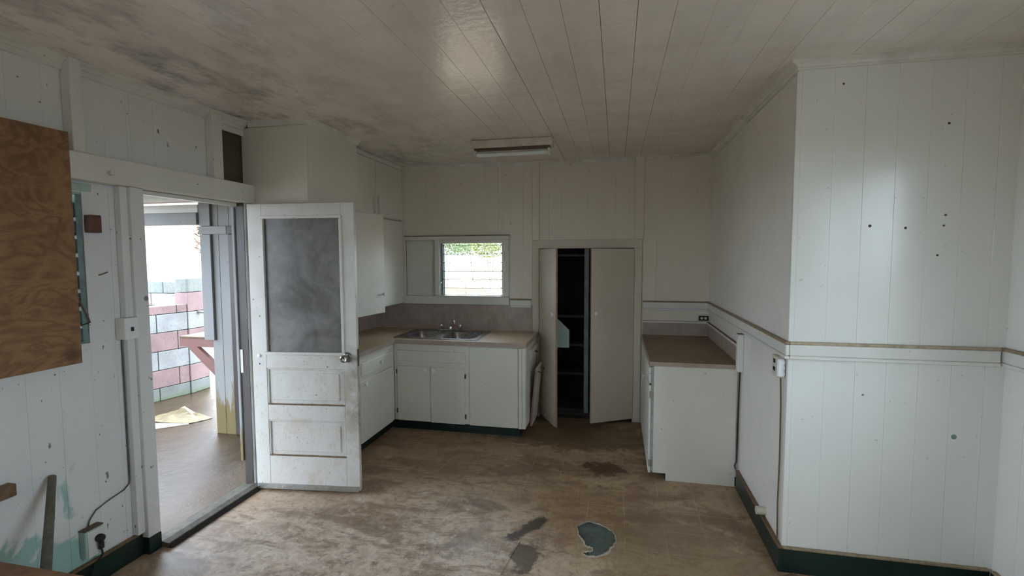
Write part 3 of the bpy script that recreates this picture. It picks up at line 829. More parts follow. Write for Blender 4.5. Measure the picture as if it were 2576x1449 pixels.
pr = [(0, 0), (0.038, 0), (0.038, -0.012), (0.026, -0.018), (0.020, -0.030), (0.012, -0.034), (0.010, -0.045), (0, -0.045)]
tag(obj('crown_strip', [(-2.150 + p[0], y, ZC - 0.001 + p[1]) for y in (3.10, 3.815) for p in pr], [tuple(range(8)), tuple(range(8, 16))] + [(i, (i + 1) % 8, 8 + (i + 1) % 8, 8 + i) for i in range(8)], 'crown', UC1), 'moulding strip at the ceiling')
box('crown_strip', XL + 0.055, -2.1505, 3.10, 3.1205, ZC - 0.045, ZC - 0.001, 'crown', UC1)
dd = box('door', 0, 0.872, -0.018, 0.0, 0, 0.86, 'cab', None, 0.002)
# the ajar door swings about its near edge
dd.parent = UC1
dd.location = Vector((-2.136, 3.142, 1.205)) - Vector((-2.4, 3.5, 1.19))
me = dd.data
for v in me.vertices: v.co.x += 0.436; v.co.y -= 0.009
dd.rotation_euler = (0, 0, math.radians(90 - 6.6))
ORG[dd.name] = Vector((0, 0, 0))
lathe('knob', [(0.008, 0), (0.008, 0.012), (0.015, 0.02), (0.015, 0.026), (0.004, 0.029)], (0.838, -0.018, 0.165), 'white', dd, (0, -1, 0), 16)
UC2 = thing('upper_cabinet', 'shallower white corner upper cabinet with two small pulls', 'cabinet', (-2.47, 4.5, 1.19))
box('body', XL + 0.001, -2.312, 4.0375, YB - 0.001, 1.19, 2.085, 'cab', UC2)
box('upper_body', XL + 0.001, -2.312, 3.811, YB - 0.001, 2.0905, ZC - 0.001, 'cab', UC2)
d1 = box('door', -2.3115, -2.290, 3.815, 4.405, 2.10, 2.63, 'cab', UC2, 0.002)
d2 = box('door', -2.3115, -2.290, 4.409, 5.00, 2.10, 2.63, 'cab', UC2, 0.002)
box('pull', -2.2895, -2.262, 4.35, 4.368, 2.12, 2.29, 'trim', d1, 0.003)
box('pull', -2.2895, -2.262, 4.44, 4.458, 2.12, 2.29, 'trim', d2, 0.003)
d3 = box('door', -2.3115, -2.290, 4.06, 4.99, 1.20, 2.07, 'cab', UC2, 0.002)
box('corner_strip', -2.3115, -2.287, 5.003, YB - 0.002, 1.19, ZC - 0.002, 'cab', UC2, 0.002)
box('top_strip', -2.3115, -2.292, 3.815, 5.002, 2.634, ZC - 0.002, 'crown', UC2, 0.002)

# ------------------------------------------------------------------ BASE CABINETS (sink side)
def knob(x, y, z, ax, par, m='white', r=0.017):
    return lathe('knob', [(0.007, 0), (0.007, 0.010), (r, 0.014), (r, 0.024), (r * 0.6, 0.028)], (x, y, z), m, par, ax, 18)
CX, CY = -2.10, 4.33
B1 = thing('base_cabinet', 'white base cabinet along the left wall with drawer and door', 'cabinet', (-2.38, 3.75, 0))
box('carcass', XL + 0.001, CX - 0.001, 3.20, CY - 0.002, 0.115, 0.868, 'cab', B1, 0.001)
tag(box('toe_kick', XL + 0.001, CX - 0.075, 3.20, CY + 0.08, 0.0, 0.1145, 'green', B1), 'dark green toe kick')
q = box('drawer', CX - 0.0005, CX + 0.014, 3.70, 4.272, 0.69, 0.802, 'cab', B1, 0.003); knob(CX + 0.014, 4.02, 0.748, (1, 0, 0), q)
q = box('door', CX - 0.0005, CX + 0.016, 3.665, 4.258, 0.122, 0.652, 'cab', B1, 0.003); knob(CX + 0.016, 3.735, 0.618, (1, 0, 0), q)
for z in (0.20, 0.585): box('hinge', CX + 0.0005, CX + 0.018, 4.259, 4.272, z, z + 0.045, 'trim', q)
q = box('door', CX - 0.0005, CX + 0.016, 3.23, 3.655, 0.122, 0.802, 'cab', B1, 0.003)
B2 = thing('base_cabinet', 'white sink base cabinet with double doors and a wide blank panel', 'cabinet', (-1.45, 4.65, 0))
box('carcass', CX + 0.001, -0.812, CY + 0.001, YB - 0.026, 0.115, 0.74, 'cab', B2, 0.001)
box('top_frame', CX + 0.001, -0.812, CY + 0.001, CY + 0.03, 0.741, 0.868, 'cab', B2)
box('end_panel', -0.840, -0.812, CY + 0.031, YB - 0.026, 0.741, 0.868, 'cab', B2)
tag(box('toe_kick', CX + 0.001 - 0.075, -0.875, CY + 0.09, YB - 0.002, 0.0, 0.1145, 'green', B2), 'dark green toe kick')
box('drawer_front', -2.062, -1.374, CY - 0.016, CY + 0.0005, 0.70, 0.803, 'cab', B2, 0.003)
d1 = box('door', -2.062, -1.728, CY - 0.016, CY + 0.0005, 0.118, 0.652, 'cab', B2, 0.003)
d2 = box('door', -1.723, -1.383, CY - 0.016, CY + 0.0005, 0.114, 0.652, 'cab', B2, 0.003)
knob(-1.768, CY - 0.016, 0.622, (0, -1, 0), d1, r=0.021); knob(-1.680, CY - 0.016, 0.622, (0, -1, 0), d2, r=0.021)
for z in (0.19, 0.575):
    tag(box('hinge', -2.073, -2.0625, CY - 0.018, CY - 0.001, z, z + 0.04, 'rust', d1), 'rusty hinge')
    tag(box('hinge', -1.3825, -1.372, CY - 0.018, CY - 0.001, z - 0.02, z + 0.02, 'rust', d2), 'rusty hinge')
box('front_panel', -1.335, -0.874, CY - 0.010, CY + 0.0005, 0.112, 0.858, 'cab', B2, 0.002)
box('corner_strip', -0.868, -0.836, CY - 0.014, CY + 0.0005, 0.108, 0.862, 'cab', B2, 0.003)
box('corner_strip', -0.835, -0.803, CY - 0.008, CY + 0.02, 0.108, 0.862, 'cab', B2, 0.003)
box('stile', -0.8115, -0.800, CY + 0.0205, 4.53, 0.116, 0.866, 'cab', B2, 0.002)
q = box('drawer', -0.8115, -0.786, 4.54, 4.95, 0.70, 0.805, 'cab', B2, 0.003); knob(-0.786, 4.75, 0.757, (1, 0, 0), q, 'rust', 0.010)
# tilt-out bin front standing slightly open
bn = prism('bin_door', [(-0.806, 0.055), (-0.788, 0.055), (-0.735, 0.615), (-0.753, 0.617)], 'y', 4.57, 4.905, 'cab', B2)
tube('wire_pull', [(-0.736, 4.61, 0.585), (-0.700, 4.61, 0.580), (-0.698, 4.63, 0.580), (-0.698, 4.78, 0.580), (-0.700, 4.80, 0.580), (-0.736, 4.80, 0.585)], 0.005, 'rust', bn)
prism('edge_band', [(-0.8062, 0.056), (-0.7882, 0.056), (-0.7352, 0.614), (-0.7532, 0.616)], 'y', 4.5665, 4.5695, 'pinkedge', bn)

# worktop (one continuous L) with a cut-out for the sink
WT = thing('worktop', 'L-shaped brown laminate worktop with marbled front edge around the sink', 'worktop', (-1.8, 4.4, 0.87))
XE = -0.797
cut = rrect(-2.085, -1.285, 4.395, 4.895, 0.05)
top = plate('top', [(XL + 0.002, 3.19), (-2.075, 3.19), (-2.075, 4.306), (XE, 4.306), (XE, YB - 0.026), (-0.862, YB - 0.026), (-0.862, YB - 0.008), (XL + 0.007, YB - 0.008), (XL + 0.0065, YB - 0.0085)], [cut], 0.870, CT, 'laminate', WT)
box('edge_band', -2.0745, -2.070, 3.19, 4.302, 0.868, CT - 0.0005, 'lamedge', WT)
box('edge_band', -2.070, XE, 4.3010, 4.3055, 0.868, CT - 0.0005, 'lamedge', WT)
box('edge_band', XE + 0.0005, XE + 0.005, 4.301, YB - 0.027, 0.868, CT - 0.0005, 'lamedge', WT)
BS = thing('backsplash', 'marbled taupe backsplash panel behind the sink', 'backsplash', (-1.7, YB, CT))
box('panel', XL + 0.006, -0.862, YB - 0.007, YB - 0.001, CT + 0.001, 1.182, 'splash', BS)
BS2 = thing('backsplash', 'marbled taupe backsplash panel under the left upper cabinets', 'backsplash', (XL, 4.0, CT))
box('panel', XL + 0.001, XL + 0.006, 3.2, YB - 0.008, CT + 0.001, 1.188, 'splash', BS2)

# sink
SK = thing('kitchen_sink', 'double bowl stainless steel sink set in the worktop', 'sink', (-1.70, 4.65, CT))
bw = [(-2.045, -1.735), (-1.655, -1.325)]
plate('rim', rrect(-2.13, -1.275, 4.362, 4.93, 0.03), [rrect(a, b, 4.415, 4.825, 0.07) for a, b in bw], CT + 0.0008, CT + 0.006, 'steel', SK)
for a, b in bw:
    loops = []
    for ins, z in ((0, CT + 0.0035), (0.004, CT - 0.006), (0.016, CT - 0.10), (0.022, CT - 0.135), (0.045, CT - 0.152), (0.13, CT - 0.158)):
        loops.append([(p[0], p[1], z) for p in rrect(a + ins, b - ins, 4.415 + ins, 4.825 - ins, max(0.07 - ins * 0.2, 0.02))])
    m = len(loops[0])
    vs = [v for lp in loops for v in lp]
    fs = [(j * m + i, j * m + (i + 1) % m, (j + 1) * m + (i + 1) % m, (j + 1) * m + i) for j in range(len(loops) - 1) for i in range(m)]
    fs.append(tuple(range((len(loops) - 1) * m, len(loops) * m)))
    o = obj('bowl', vs, fs, 'steel', SK, smooth=True)
    lathe('drain', [(0.042, 0), (0.040, 0.004), (0.03, 0.002), (0.0, 0.001)], ((a + b) / 2, 4.62, CT - 0.1575), 'chrome', o, n=18)
FA = thing('faucet', 'chrome two-handle kitchen faucet on the sink rim', 'faucet', (-1.71, 4.88, CT + 0.006))
box('deck_plate', -1.845, -1.578, 4.85, 4.905, CT + 0.0065, CT + 0.022, 'chrome', FA, 0.006)
for hx in (-1.812, -1.606):
    lathe('handle', [(0.016, 0), (0.018, 0.008), (0.021, 0.012), (0.022, 0.035), (0.021, 0.052), (0.012, 0.056)], (hx, 4.878, CT + 0.0225), 'chrome', FA, n=14)
lathe('spout_base', [(0.019, 0), (0.019, 0.03), (0.014, 0.04)], (-1.712, 4.878, CT + 0.0225), 'chrome', FA, n=14)
sp = tube('spout', [(-1.712, 4.878, CT + 0.05), (-1.705, 4.865, CT + 0.068), (-1.672, 4.82, CT + 0.105), (-1.650, 4.785, CT + 0.122), (-1.630, 4.76, CT + 0.124)], [0.013, 0.014, 0.013, 0.012, 0.011], 'chrome', FA, 10)
lathe('aerator', [(0.011, 0), (0.011, 0.022)], (-1.628, 4.757, CT + 0.098), 'chrome', sp, n=12)

# ------------------------------------------------------------------ TALL CUPBOARD in the back wall
CB = thing('tall_cupboard', 'built-in tall cupboard with both doors ajar and a dark shelved interior', 'cupboard', (-0.3, YB, 0))
box('header', -0.858, 0.250, YB - 0.024, YB - 0.001, 1.779, 1.866, 'cupcream', CB, 0.003)
box('stile', -0.858, -0.788, YB - 0.022, YB - 0.001, 0.03, 1.7785, 'cupcream', CB, 0.003)
box('stile', 0.176, 0.248, YB - 0.022, YB - 0.001, 0.03, 1.7785, 'cupcream', CB, 0.003)
YI = 5.56
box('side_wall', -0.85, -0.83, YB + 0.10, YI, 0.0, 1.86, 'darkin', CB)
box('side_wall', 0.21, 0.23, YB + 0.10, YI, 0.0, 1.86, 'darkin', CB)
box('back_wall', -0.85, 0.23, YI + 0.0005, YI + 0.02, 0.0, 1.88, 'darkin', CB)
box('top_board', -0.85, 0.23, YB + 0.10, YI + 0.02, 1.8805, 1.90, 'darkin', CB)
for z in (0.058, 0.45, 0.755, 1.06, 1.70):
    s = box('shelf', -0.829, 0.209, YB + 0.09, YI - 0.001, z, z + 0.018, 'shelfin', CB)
    tag(box('shelf_edge', -0.785, 0.169, YB + 0.075, YB + 0.0895, z - 0.004, z + 0.018, 'shelfin', s), None)
box('mullion', -0.322, -0.275, YB + 0.02, YB + 0.06, 0.03, 1.778, 'greyblue', CB, 0.002)
box('bottom_rail', -0.786, 0.17, YB + 0.02, YB + 0.05, 0.03, 0.056, 'shelfin', CB)
def cupdoor(hx, hy, free, label, side):
    fx, fy = free
    a = math.atan2(fy - hy, fx - hx)
    w = 0.472
    t = 0.018
    # local: x along door from hinge, outer face is at -y for the right door (mirrored for the left)
    vs = bv(0, w, 0, t, 0.045, 1.772) if side < 0 else bv(0, w, -t, 0, 0.045, 1.772)
    R = Matrix.Rotation(a, 3, 'Z')
    vs = [R @ Vector(v) + Vector((hx, hy, 0)) for v in vs]
    o = obj('door', vs, BF, 'cupcream', CB)
    o['label'] = label
    nx = R @ Vector((0, -1 if side < 0 else 1, 0))
    kp = R @ Vector((w - 0.045, 0, 0)) + Vector((hx, hy, 1.14))
    lathe('knob', [(0.007, 0), (0.007, 0.010), (0.019, 0.014), (0.019, 0.024), (0.010, 0.028)], kp + nx * 0.0005, 'white', o, nx, 18)
    eb = bv(w + 0.0004, w + 0.0024, 0, t, 0.046, 1.771) if side < 0 else bv(w + 0.0004, w + 0.0024, -t, 0, 0.046, 1.771)
    obj('edge_band', [R @ Vector(v) + Vector((hx, hy, 0)) for v in eb], BF, 'pinkedge', o)
    for z in (0.16, 0.86, 1.58):
        hp = bv(0.002, 0.022, -0.004, -0.0004, z, z + 0.06) if side < 0 else bv(0.002, 0.022, 0.0004, 0.004, z, z + 0.06)
        obj('hinge', [R @ Vector(v) + Vector((hx, hy, 0)) for v in hp], BF, 'cupcream', o)
    return o, R
ld, RL = cupdoor(-0.784, YB - 0.026, (-0.563, 4.604), 'left cupboard door standing wide open', -1)
rd, RRt = cupdoor(0.174, YB - 0.026, (-0.237, 4.785), 'right cupboard door partly open', 1)
# mint rack piece on the inner face of the left door
mp = [(0.02, 0.79), (0.222, 0.79), (0.222, 0.965), (0.11, 1.075), (0.02, 1.075)]
base = RL @ Vector((0.235, 0, 0)) + Vector((-0.784, YB - 0.026, 0))
vs = [base + Vector((p[0], yo, p[1])) for yo in (0.0, 0.012) for p in mp]
tag(obj('rack_side', vs, [(0, 1, 2, 3, 4), (9, 8, 7, 6, 5)] + [(i, (i + 1) % 5, 5 + (i + 1) % 5, 5 + i) for i in range(5)], 'mint', ld), 'mint green angled rack side')

# ------------------------------------------------------------------ RIGHT LOW CABINET
RC = thing('base_cabinet', 'white low cabinet against the right wall with brown worktop', 'cabinet', (0.58, 4.4, 0))
RX, RY = 0.285, 3.757
prism('end_panel', [(RX, 0.055), (RX + 0.095, 0.055), (RX + 0.095, 0.0), (XR - 0.022, 0.0), (XR - 0.022, 0.885), (RX, 0.885)], 'y', RY, RY + 0.018, 'cab', RC)
box('carcass', RX + 0.001, XR - 0.001, RY + 0.0185, YB - 0.002, 0.065, 0.868, 'cab', RC)
tag(box('toe_kick', RX + 0.09, XR - 0.001, RY + 0.0185, YB - 0.002, 0.0, 0.0645, 'gap', RC), None)
box('face_strip', RX - 0.016, RX - 0.0005, RY + 0.004, RY + 0.05, 0.06, 0.868, 'paleblue', RC, 0.001)
q1 = box('drawer', RX - 0.034, RX - 0.0165, RY + 0.02, RY + 0.62, 0.735, 0.86, 'cab', RC, 0.003)
q2 = box('door', RX - 0.034, RX - 0.0165, RY + 0.012, RY + 0.62, 0.045, 0.722, 'cab', RC, 0.003)
q3 = box('door', RX - 0.034, RX - 0.0165, RY + 0.63, YB - 0.03, 0.045, 0.722, 'cab', RC, 0.003)
q4 = box('drawer', RX - 0.034, RX - 0.0165, RY + 0.63, YB - 0.03, 0.735, 0.86, 'cab', RC, 0.003)
for qq in (q1, q4): tag(box('dark_groove', RX - 0.030, RX - 0.0166, RY + 0.03, RY + 0.60, 0.7225, 0.7345, 'brownedge', qq), None) if qq is q1 else None
for z in (0.10, 0.63): box('hinge', RX - 0.032, RX - 0.004, RY + 0.0005, RY + 0.0115, z, z + 0.05, 'alu', q2)
knob(RX - 0.034, RY + 0.55, 0.66, (-1, 0, 0), q2)
MAT['laminate2'] = laminate('dirty_brown_worktop_laminate', (0.19, 0.12, 0.05), (0.26, 0.17, 0.085), (0.30, 0.22, 0.14), 0.45)
RT = thing('worktop', 'brown laminate worktop on the low right hand cabinet', 'worktop', (0.57, 4.4, 0.87))
box('top', RX - 0.028, XR - 0.0075, RY - 0.012, YB - 0.0075, 0.886, CT, 'laminate2', RT)
box('edge_band', RX - 0.028, XR - 0.042, RY - 0.017, RY - 0.0125, 0.878, CT - 0.0005, 'lamedge', RT)
box('edge_band', RX - 0.033, RX - 0.0285, RY - 0.017, YB - 0.03, 0.878, CT - 0.0005, 'lamedge', RT)
RS = thing('backsplash', 'marbled upstand with white cap around the low right hand worktop', 'backsplash', (0.6, YB, CT))
box('panel', 0.266, XR - 0.001, YB - 0.007, YB - 0.001, CT + 0.001, 1.034, 'splash', RS)
box('panel', XR - 0.007, XR - 0.001, 3.755, YB - 0.008, CT + 0.001, 1.034, 'splash', RS)
box('cap_strip', 0.266, XR - 0.026, YB - 0.022, YB - 0.001, 1.0345, 1.052, 'trim', RS, 0.002)
box('cap_strip', XR - 0.024, XR - 0.001, 3.757, YB - 0.001, 1.0345, 1.052, 'trim', RS, 0.002)
tag(box('cap_top', XR - 0.022, XR - 0.001, 3.757, YB - 0.024, 1.0525, 1.054, 'brownedge', RS), 'worn brown top of the cap')
tag(box('cap_top', 0.266, XR - 0.028, YB - 0.020, YB - 0.001, 1.0525, 1.054, 'brownedge', RS), 'worn brown top of the cap')
ep = box('end_post', XR - 0.040, XR - 0.001, 3.682, 3.738, 0.872, 1.142, 'trim', RS, 0.003)
tag(box('post_top', XR - 0.040, XR - 0.001, 3.682, 3.738, 1.1425, 1.145, 'brownedge', ep), 'bare wood top of the end post')
# outlet above it
OU = thing('wall_outlet', 'black double outlet in a white box above the low right hand worktop', 'outlet', (0.84, YB, 1.06))
box('box_body', 0.782, 0.8885, YB - 0.030, YB - 0.001, 1.056, 1.122, 'trim', OU, 0.002)
pl_ = box('black_plate', 0.791, 0.884, YB - 0.033, YB - 0.0305, 1.064, 1.114, 'black', OU)
for ox in (0.82, 0.855):
    s_ = lathe('socket', [(0.0125, 0), (0.0125, 0.002)], (ox, YB - 0.033, 1.089), 'ivory', pl_, (0, -1, 0), 14)
    box('slot', ox - 0.006, ox + 0.006, YB - 0.0362, YB - 0.0352, 1.088, 1.0905, 'black', s_) if False else None

# ------------------------------------------------------------------ FLUORESCENT LIGHT
FL = thing('fluorescent_light', 'unlit fluorescent tube light with stained enamel housing on the ceiling', 'light', (-0.87, 4.08, 2.55))
box('housing', -1.212, -0.522, 4.03, 4.14, 2.612, ZC - 0.003, 'fixture', FL, 0.004)
tag(box('reflector', -1.19, -0.545, 4.045, 4.125, 2.600, 2.6115, 'rust', FL), 'rust-stained underside')
for hx in (-1.190, -0.556):
    box('lamp_holder', hx - 0.010, hx + 0.012, 4.065, 4.105, 2.538, 2.5995, 'fixture', FL, 0.003)
lathe('tube', [(0.0185, 0), (0.0185, 0.609)], (-1.176, 4.085, 2.565), 'tube', FL, (1, 0, 0), 16)

# ------------------------------------------------------------------ LEFT WALL OBJECTS
PW = thing('plywood_sheet', 'brown weathered plywood sheet covering the left louvre window', 'plywood', (-2.58, 1.4, 1.19))
box('sheet', -2.592, -2.577, 0.72, 1.885, 1.186, 2.305, 'ply', PW, 0.001)
box('cleat', -2.658, -2.5925, 0.95, 1.02, 1.50, 1.59, 'redblock', PW)
box('cleat', -2.658, -2.5925, 1.70, 1.77, 1.19, 1.258, 'redblock', PW)
tag(box('wood_block', XL + 0.001, -2.612, 1.992, 2.045, 1.832, 1.922, 'redblock', None, 0.003), 'small red-brown wood block nailed beside the louvres', 'wood block')
SW = thing('light_switch', 'white surface-mounted switch box beside the door casing', 'light switch', (-2.63, 2.15, 1.26))
box('box_body', XL + 0.001, CAS + 0.004, 2.118, 2.194, 1.2575, 1.3755, 'trim', SW, 0.004)
sp_ = box('cover_plate', CAS + 0.0045, CAS + 0.008, 2.119, 2.1935, 1.2585, 1.3745, 'white', SW, 0.001)
tag(box('toggle', CAS + 0.0085, CAS + 0.018, 2.150, 2.160, 1.302, 1.324, 'black', sp_), 'dark toggle')
SC = tag(tube('wire', [(XL + 0.006, 2.146, 1.256), (XL + 0.006, 2.146, 0.9), (XL + 0.006, 2.146, 0.47), (XL + 0.006, 2.142, 0.442), (XL + 0.007, 2.11, 0.42), (XL + 0.007, 2.03, 0.405), (XL + 0.008, 1.96, 0.385), (XL + 0.01, 1.925, 0.35), (XL + 0.012, 1.912, 0.315)], 0.0036, 'greywood'), 'thin wire running down from the switch to the low outlet', 'wire')
OL = thing('wall_outlet', 'broken dirty outlet box with a black plug low on the left wall', 'outlet', (-2.64, 1.92, 0.17))
box('box_body', XL + 0.001, XL + 0.042, 1.875, 1.962, 0.17, 0.312, 'mint', OL, 0.003)
box('cover_plate', XL + 0.0425, XL + 0.046, 1.885, 1.968, 0.172, 0.305, 'trim', OL)
tag(box('dirty_top', XL + 0.002, XL + 0.044, 1.873, 1.966, 0.3125, 0.318, 'rust', OL), 'rusty top edge')
pg = thing('power_plug', 'black plug with cord hanging from the low left outlet', 'plug', (XL + 0.06, 1.94, 0.24))
lathe('plug_body', [(0.019, 0), (0.021, 0.012), (0.018, 0.026), (0.010, 0.034)], (XL + 0.0465, 1.935, 0.255), 'black', pg, (1, 0, 0), 14)
box('plug_tail', XL + 0.055, XL + 0.073, 1.922, 1.946, 0.198, 0.238, 'black', pg, 0.004)
tube('cord', [(XL + 0.064, 1.934, 0.20), (XL + 0.066, 1.937, 0.17), (XL + 0.05, 1.94, 0.15), (XL + 0.034, 1.92, 0.12), (XL + 0.032, 1.90, 0.06), (XL + 0.04, 1.88, 0.005)], 0.0045, 'black', pg)
tag(lathe('screw_hook', [(0.006, 0), (0.012, 0.012), (0.010, 0.024), (0.003, 0.028)], (CAS + 0.018, 2.072, 2.142), 'ivory', None, (1, 0, 0), 12), 'small pale knob on the board above the left louvre window', 'knob')
tag(tube('bent_nail', [(XL, 2.050, 1.612), (XL + 0.02, 2.058, 1.618), (XL + 0.03, 2.075, 1.628)], 0.003, 'rust'), 'bent nail in the left wall between the block and the door', 'nail')
tag(lathe('paint_blob', [(0.014, 0), (0.012, 0.0012), (0.004, 0.0015)], (CAS, 2.255, 1.472), 'mintdark', T3, (1, 0, 0), 10), 'small blue paint blob')
# low bench and leaning stick in the bottom left corner
LB = thing('low_bench', 'brown plywood bench top at the bottom left corner', 'bench', (-2.1, 1.1, 0))
box('top', XL + 0.045, -1.60, 0.80, 1.462, 0.424, 0.442, 'ply', LB, 0.001)
for lx, ly in ((-2.52, 0.86), (-1.70, 0.86), (-2.52, 1.33), (-1.70, 1.33)):
    box('leg', lx, lx + 0.05, ly, ly + 0.05, 0.0005, 0.4235, 'greywood', LB, 0.002)
ST = tag(tube('metal_pipe', [(-2.637, 1.762, 0.655), (-2.45, 1.61, 0.50), (-2.20, 1.405, 0.29), (-1.90, 1.16, 0.03)], [0.016, 0.018, 0.021, 0.021], 'greywood', None, 10), 'weathered grey pipe leaning on the left wall behind the bench', 'pipe')
WE = tag(box('wood_cleat', XL + 0.001, XL + 0.05, 1.10, 1.605, 0.645, 0.70, 'brownedge', None, 0.003), 'wooden cleat fixed low on the left wall at the picture edge', 'wood cleat')

# ------------------------------------------------------------------ RIGHT WALL OBJECTS
AD = thing('plug_adapter', 'white three-way plug adapter on the right wall by the corner', 'adapter', (0.86, 2.86, 1.05))
box('box_body', XR - 0.040, XR - 0.001, 2.825, 2.915, 1.045, 1.157, 'ivory', AD, 0.003)
fc = box('adapter_face', XR - 0.042, XR - 0.004, 2.806, 2.8245, 1.052, 1.15, 'white', AD, 0.006)
for i in range(3):
    lathe('button', [(0.0095, 0), (0.0095, 0.0025), (0.007, 0.0035)], (XR - 0.014, 2.806, 1.071 + i * 0.031), 'white', fc, (0, -1, 0), 14)
for z in (1.075, 1.118):
    box('socket', XR - 0.0418, XR - 0.0402, 2.855, 2.885, z, z + 0.022, 'black', AD)
tag(tube('cord', [(XR - 0.016, 2.84, 1.044), (XR - 0.012, 2.836, 0.9), (XR - 0.010, 2.834, 0.6), (XR - 0.012, 2.836, 0.35), (XR - 0.010, 2.832, 0.145)], 0.0042, 'brownedge'), 'brown cord running down the corner from the adapter', 'cord')
tag(lathe('pipe_stub', [(0.024, 0), (0.024, 0.052), (0.019, 0.052), (0.019, 0.02), (0.001, 0.02)], (XR - 0.001, 3.085, 0.172), 'ivory', None, (-1, 0, 0), 20), 'short white plastic pipe stub just above the right baseboard', 'pipe')
tag(tube('black_cable', [(XR - 0.010, 3.735, 0.868), (XR - 0.012, 3.738, 0.70), (XR - 0.014, 3.742, 0.40), (XR - 0.016, 3.742, 0.2), (XR - 0.03, 3.735, 0.165), (XR - 0.024, 3.722, 0.146)], 0.0055, 'black'), 'black cable down the gap between low cabinet and right wall', 'cable')
tag(prism('wood_splinter', [(0.845, 2.705), (0.87, 2.70), (0.955, 2.752), (0.945, 2.762), (0.90, 2.735)], 'z', 0.0005, 0.009, 'brownedge'), 'small brown wood splinter on the floor at the right wall corner', 'splinter')
# paint spots
def spot(name, x, z, r, m, label):
    tag(lathe(name, [(r, 0), (r * 0.8, 0.0010), (r * 0.2, 0.0012)], (x, YF - 0.0002, z), m, WF, (0, -1, 0), 9), label)
spot('paint_spot', 1.655, 0.795, 0.013, 'mintdark', 'larger teal paint spot low on the glossy wall, right side')
spot('paint_spot', 1.245, 0.985, 0.006, 'mintdark', 'tiny teal paint spot on the glossy wall below the chair rail')
for i, (x_, z_, r_, lb) in enumerate([(1.10, 2.555, 0.006, 'rusty nail hole high on the glossy wall near its left corner'), (1.562, 2.335, 0.0065, 'rusty nail hole high on the glossy wall at its right side'),
                                      (1.568, 1.895, 0.006, 'upper of two close rusty nail holes, right side of the glossy wall'), (1.563, 1.845, 0.0055, 'lower of two close rusty nail holes, right side of the glossy wall'),
                                      (1.243, 1.848, 0.008, 'rusty nail hole in the bright sheen of the glossy wall'), (1.40, 1.835, 0.007, 'cracked rusty nail hole right of the bright sheen'),
                                      (1.542, 1.70, 0.006, 'rusty nail hole above the chair rail, right side of the glossy wall')]):
    tag(lathe('nail_hole', [(r_, 0), (r_ * 0.7, 0.0012), (r_ * 0.2, 0.0008)], (x_, YF - 0.0002, z_), 'rust', WF, (0, -1, 0), 7), lb)

# ------------------------------------------------------------------ OUTSIDE : porch
PF = struct('floor_porch', 'wet brown concrete porch floor outside the door', 'floor')
box('slab', -5.9, XL - 0.045, -1.5, 6.6, -0.25, DG, 'wetconc', PF)
GR = struct('ground', 'red soil and dry grass outside', 'ground')
vs, fs = [], []
N_ = 40
for j in range(N_ + 1):
    for i in range(N_ + 1):
        gx, gy = -60 + 120 * i / N_, -60 + 120 * j / N_
        dd_ = max(0, gy - 9)
        vs.append((gx, gy, -0.30 + 0.02 * dd_ + (random.uniform(-0.15, 0.15) if max(abs(gx), abs(gy)) > 10 else 0)))
for j in range(N_):
    for i in range(N_):
        k = j * (N_ + 1) + i
        fs.append((k, k + 1, k + N_ + 2, k + N_ + 1))
obj('terrain', vs, fs, 'ground', GR)

# concrete block wall, one object per block
RZ = -13 * math.pi / 180
BWl = thing('block_wall', 'low wall of pink and pale concrete blocks beside the porch', 'wall', (-5.37, 5.205, DG), RZ, True)
rows = [(0.0, 0.16, 'cmu_green', 0.27), (0.16, 0.38, 'cmu_pink', 0.11), (0.38, 0.61, 'cmu_pale', 0.37), (0.61, 0.84, 'cmu_pink', 0.11), (0.84, 1.065, 'cmu_pale', 0.37), (1.065, 1.17, 'cmu_pink', 0.11)]
rows = [(a, b, m, 0.13 if i % 2 else 0.37) for i, (a, b, m, o_) in enumerate(rows)]
boxes('mortar', [(-0.185, -0.006, -3.2, -0.004, 0.0, 1.165)], 'mortar', BWl)
for a, b, m, off in rows:
    y = -0.002
    e = -off
    while y > -3.2:
        box('block', -0.19, 0.0, e + 0.004, y - 0.004, a + 0.004, b - 0.004, m, BWl, 0.004)
        y = e
        e -= 0.40
PIL = thing('block_pillar', 'square block pillar with a mossy grey rounded cap at the wall corner', 'pillar', (-5.46, 5.35, DG))
zc = [0.0, 0.16, 0.38, 0.61, 0.84, 1.065, 1.315]
ms = ['cmu_green', 'cmu_pink', 'cmu_pale', 'cmu_pink', 'cmu_pale', 'cmu_pink']
boxes('mortar', [(-5.550, -5.364, 5.213, 5.495, DG, DG + 1.31)], 'mortar', PIL)
for a, b, m in zip(zc, zc[1:], ms):
    box('block', -5.556, -5.358, 5.207, 5.501, DG + a + 0.004, DG + b - 0.004, m, PIL, 0.004)
cap = rrect(-5.558, -5.356, 5.205, 5.503, 0.03)
vs = [(p[0], p[1], DG + 1.319) for p in cap] + [(p[0], p[1], DG + 1.485) for p in cap] + [(-5.457 + (p[0] + 5.457) * 0.8, 5.354 + (p[1] - 5.354) * 0.85, DG + 1.512) for p in cap]
m_ = len(cap)
obj('cap_block', vs, [tuple(range(m_)), tuple(range(2 * m_, 3 * m_))] + [(j * m_ + i, j * m_ + (i + 1) % m_, (j + 1) * m_ + (i + 1) % m_, (j + 1) * m_ + i) for j in range(2) for i in range(m_)], 'cmu_green', PIL)
BW2_ = thing('block_wall', 'taller grey green block wall running away behind the pillar', 'wall', (-6.6, 5.45, DG))
boxes('mortar', [(-8.2, -5.562, 5.356, 5.494, DG, DG + 1.435)], 'mortar', BW2_)
rr_ = [(0, 0.24), (0.24, 0.48), (0.48, 0.72), (0.72, 0.96), (0.96, 1.12), (1.12, 1.285), (1.285, 1.44)]
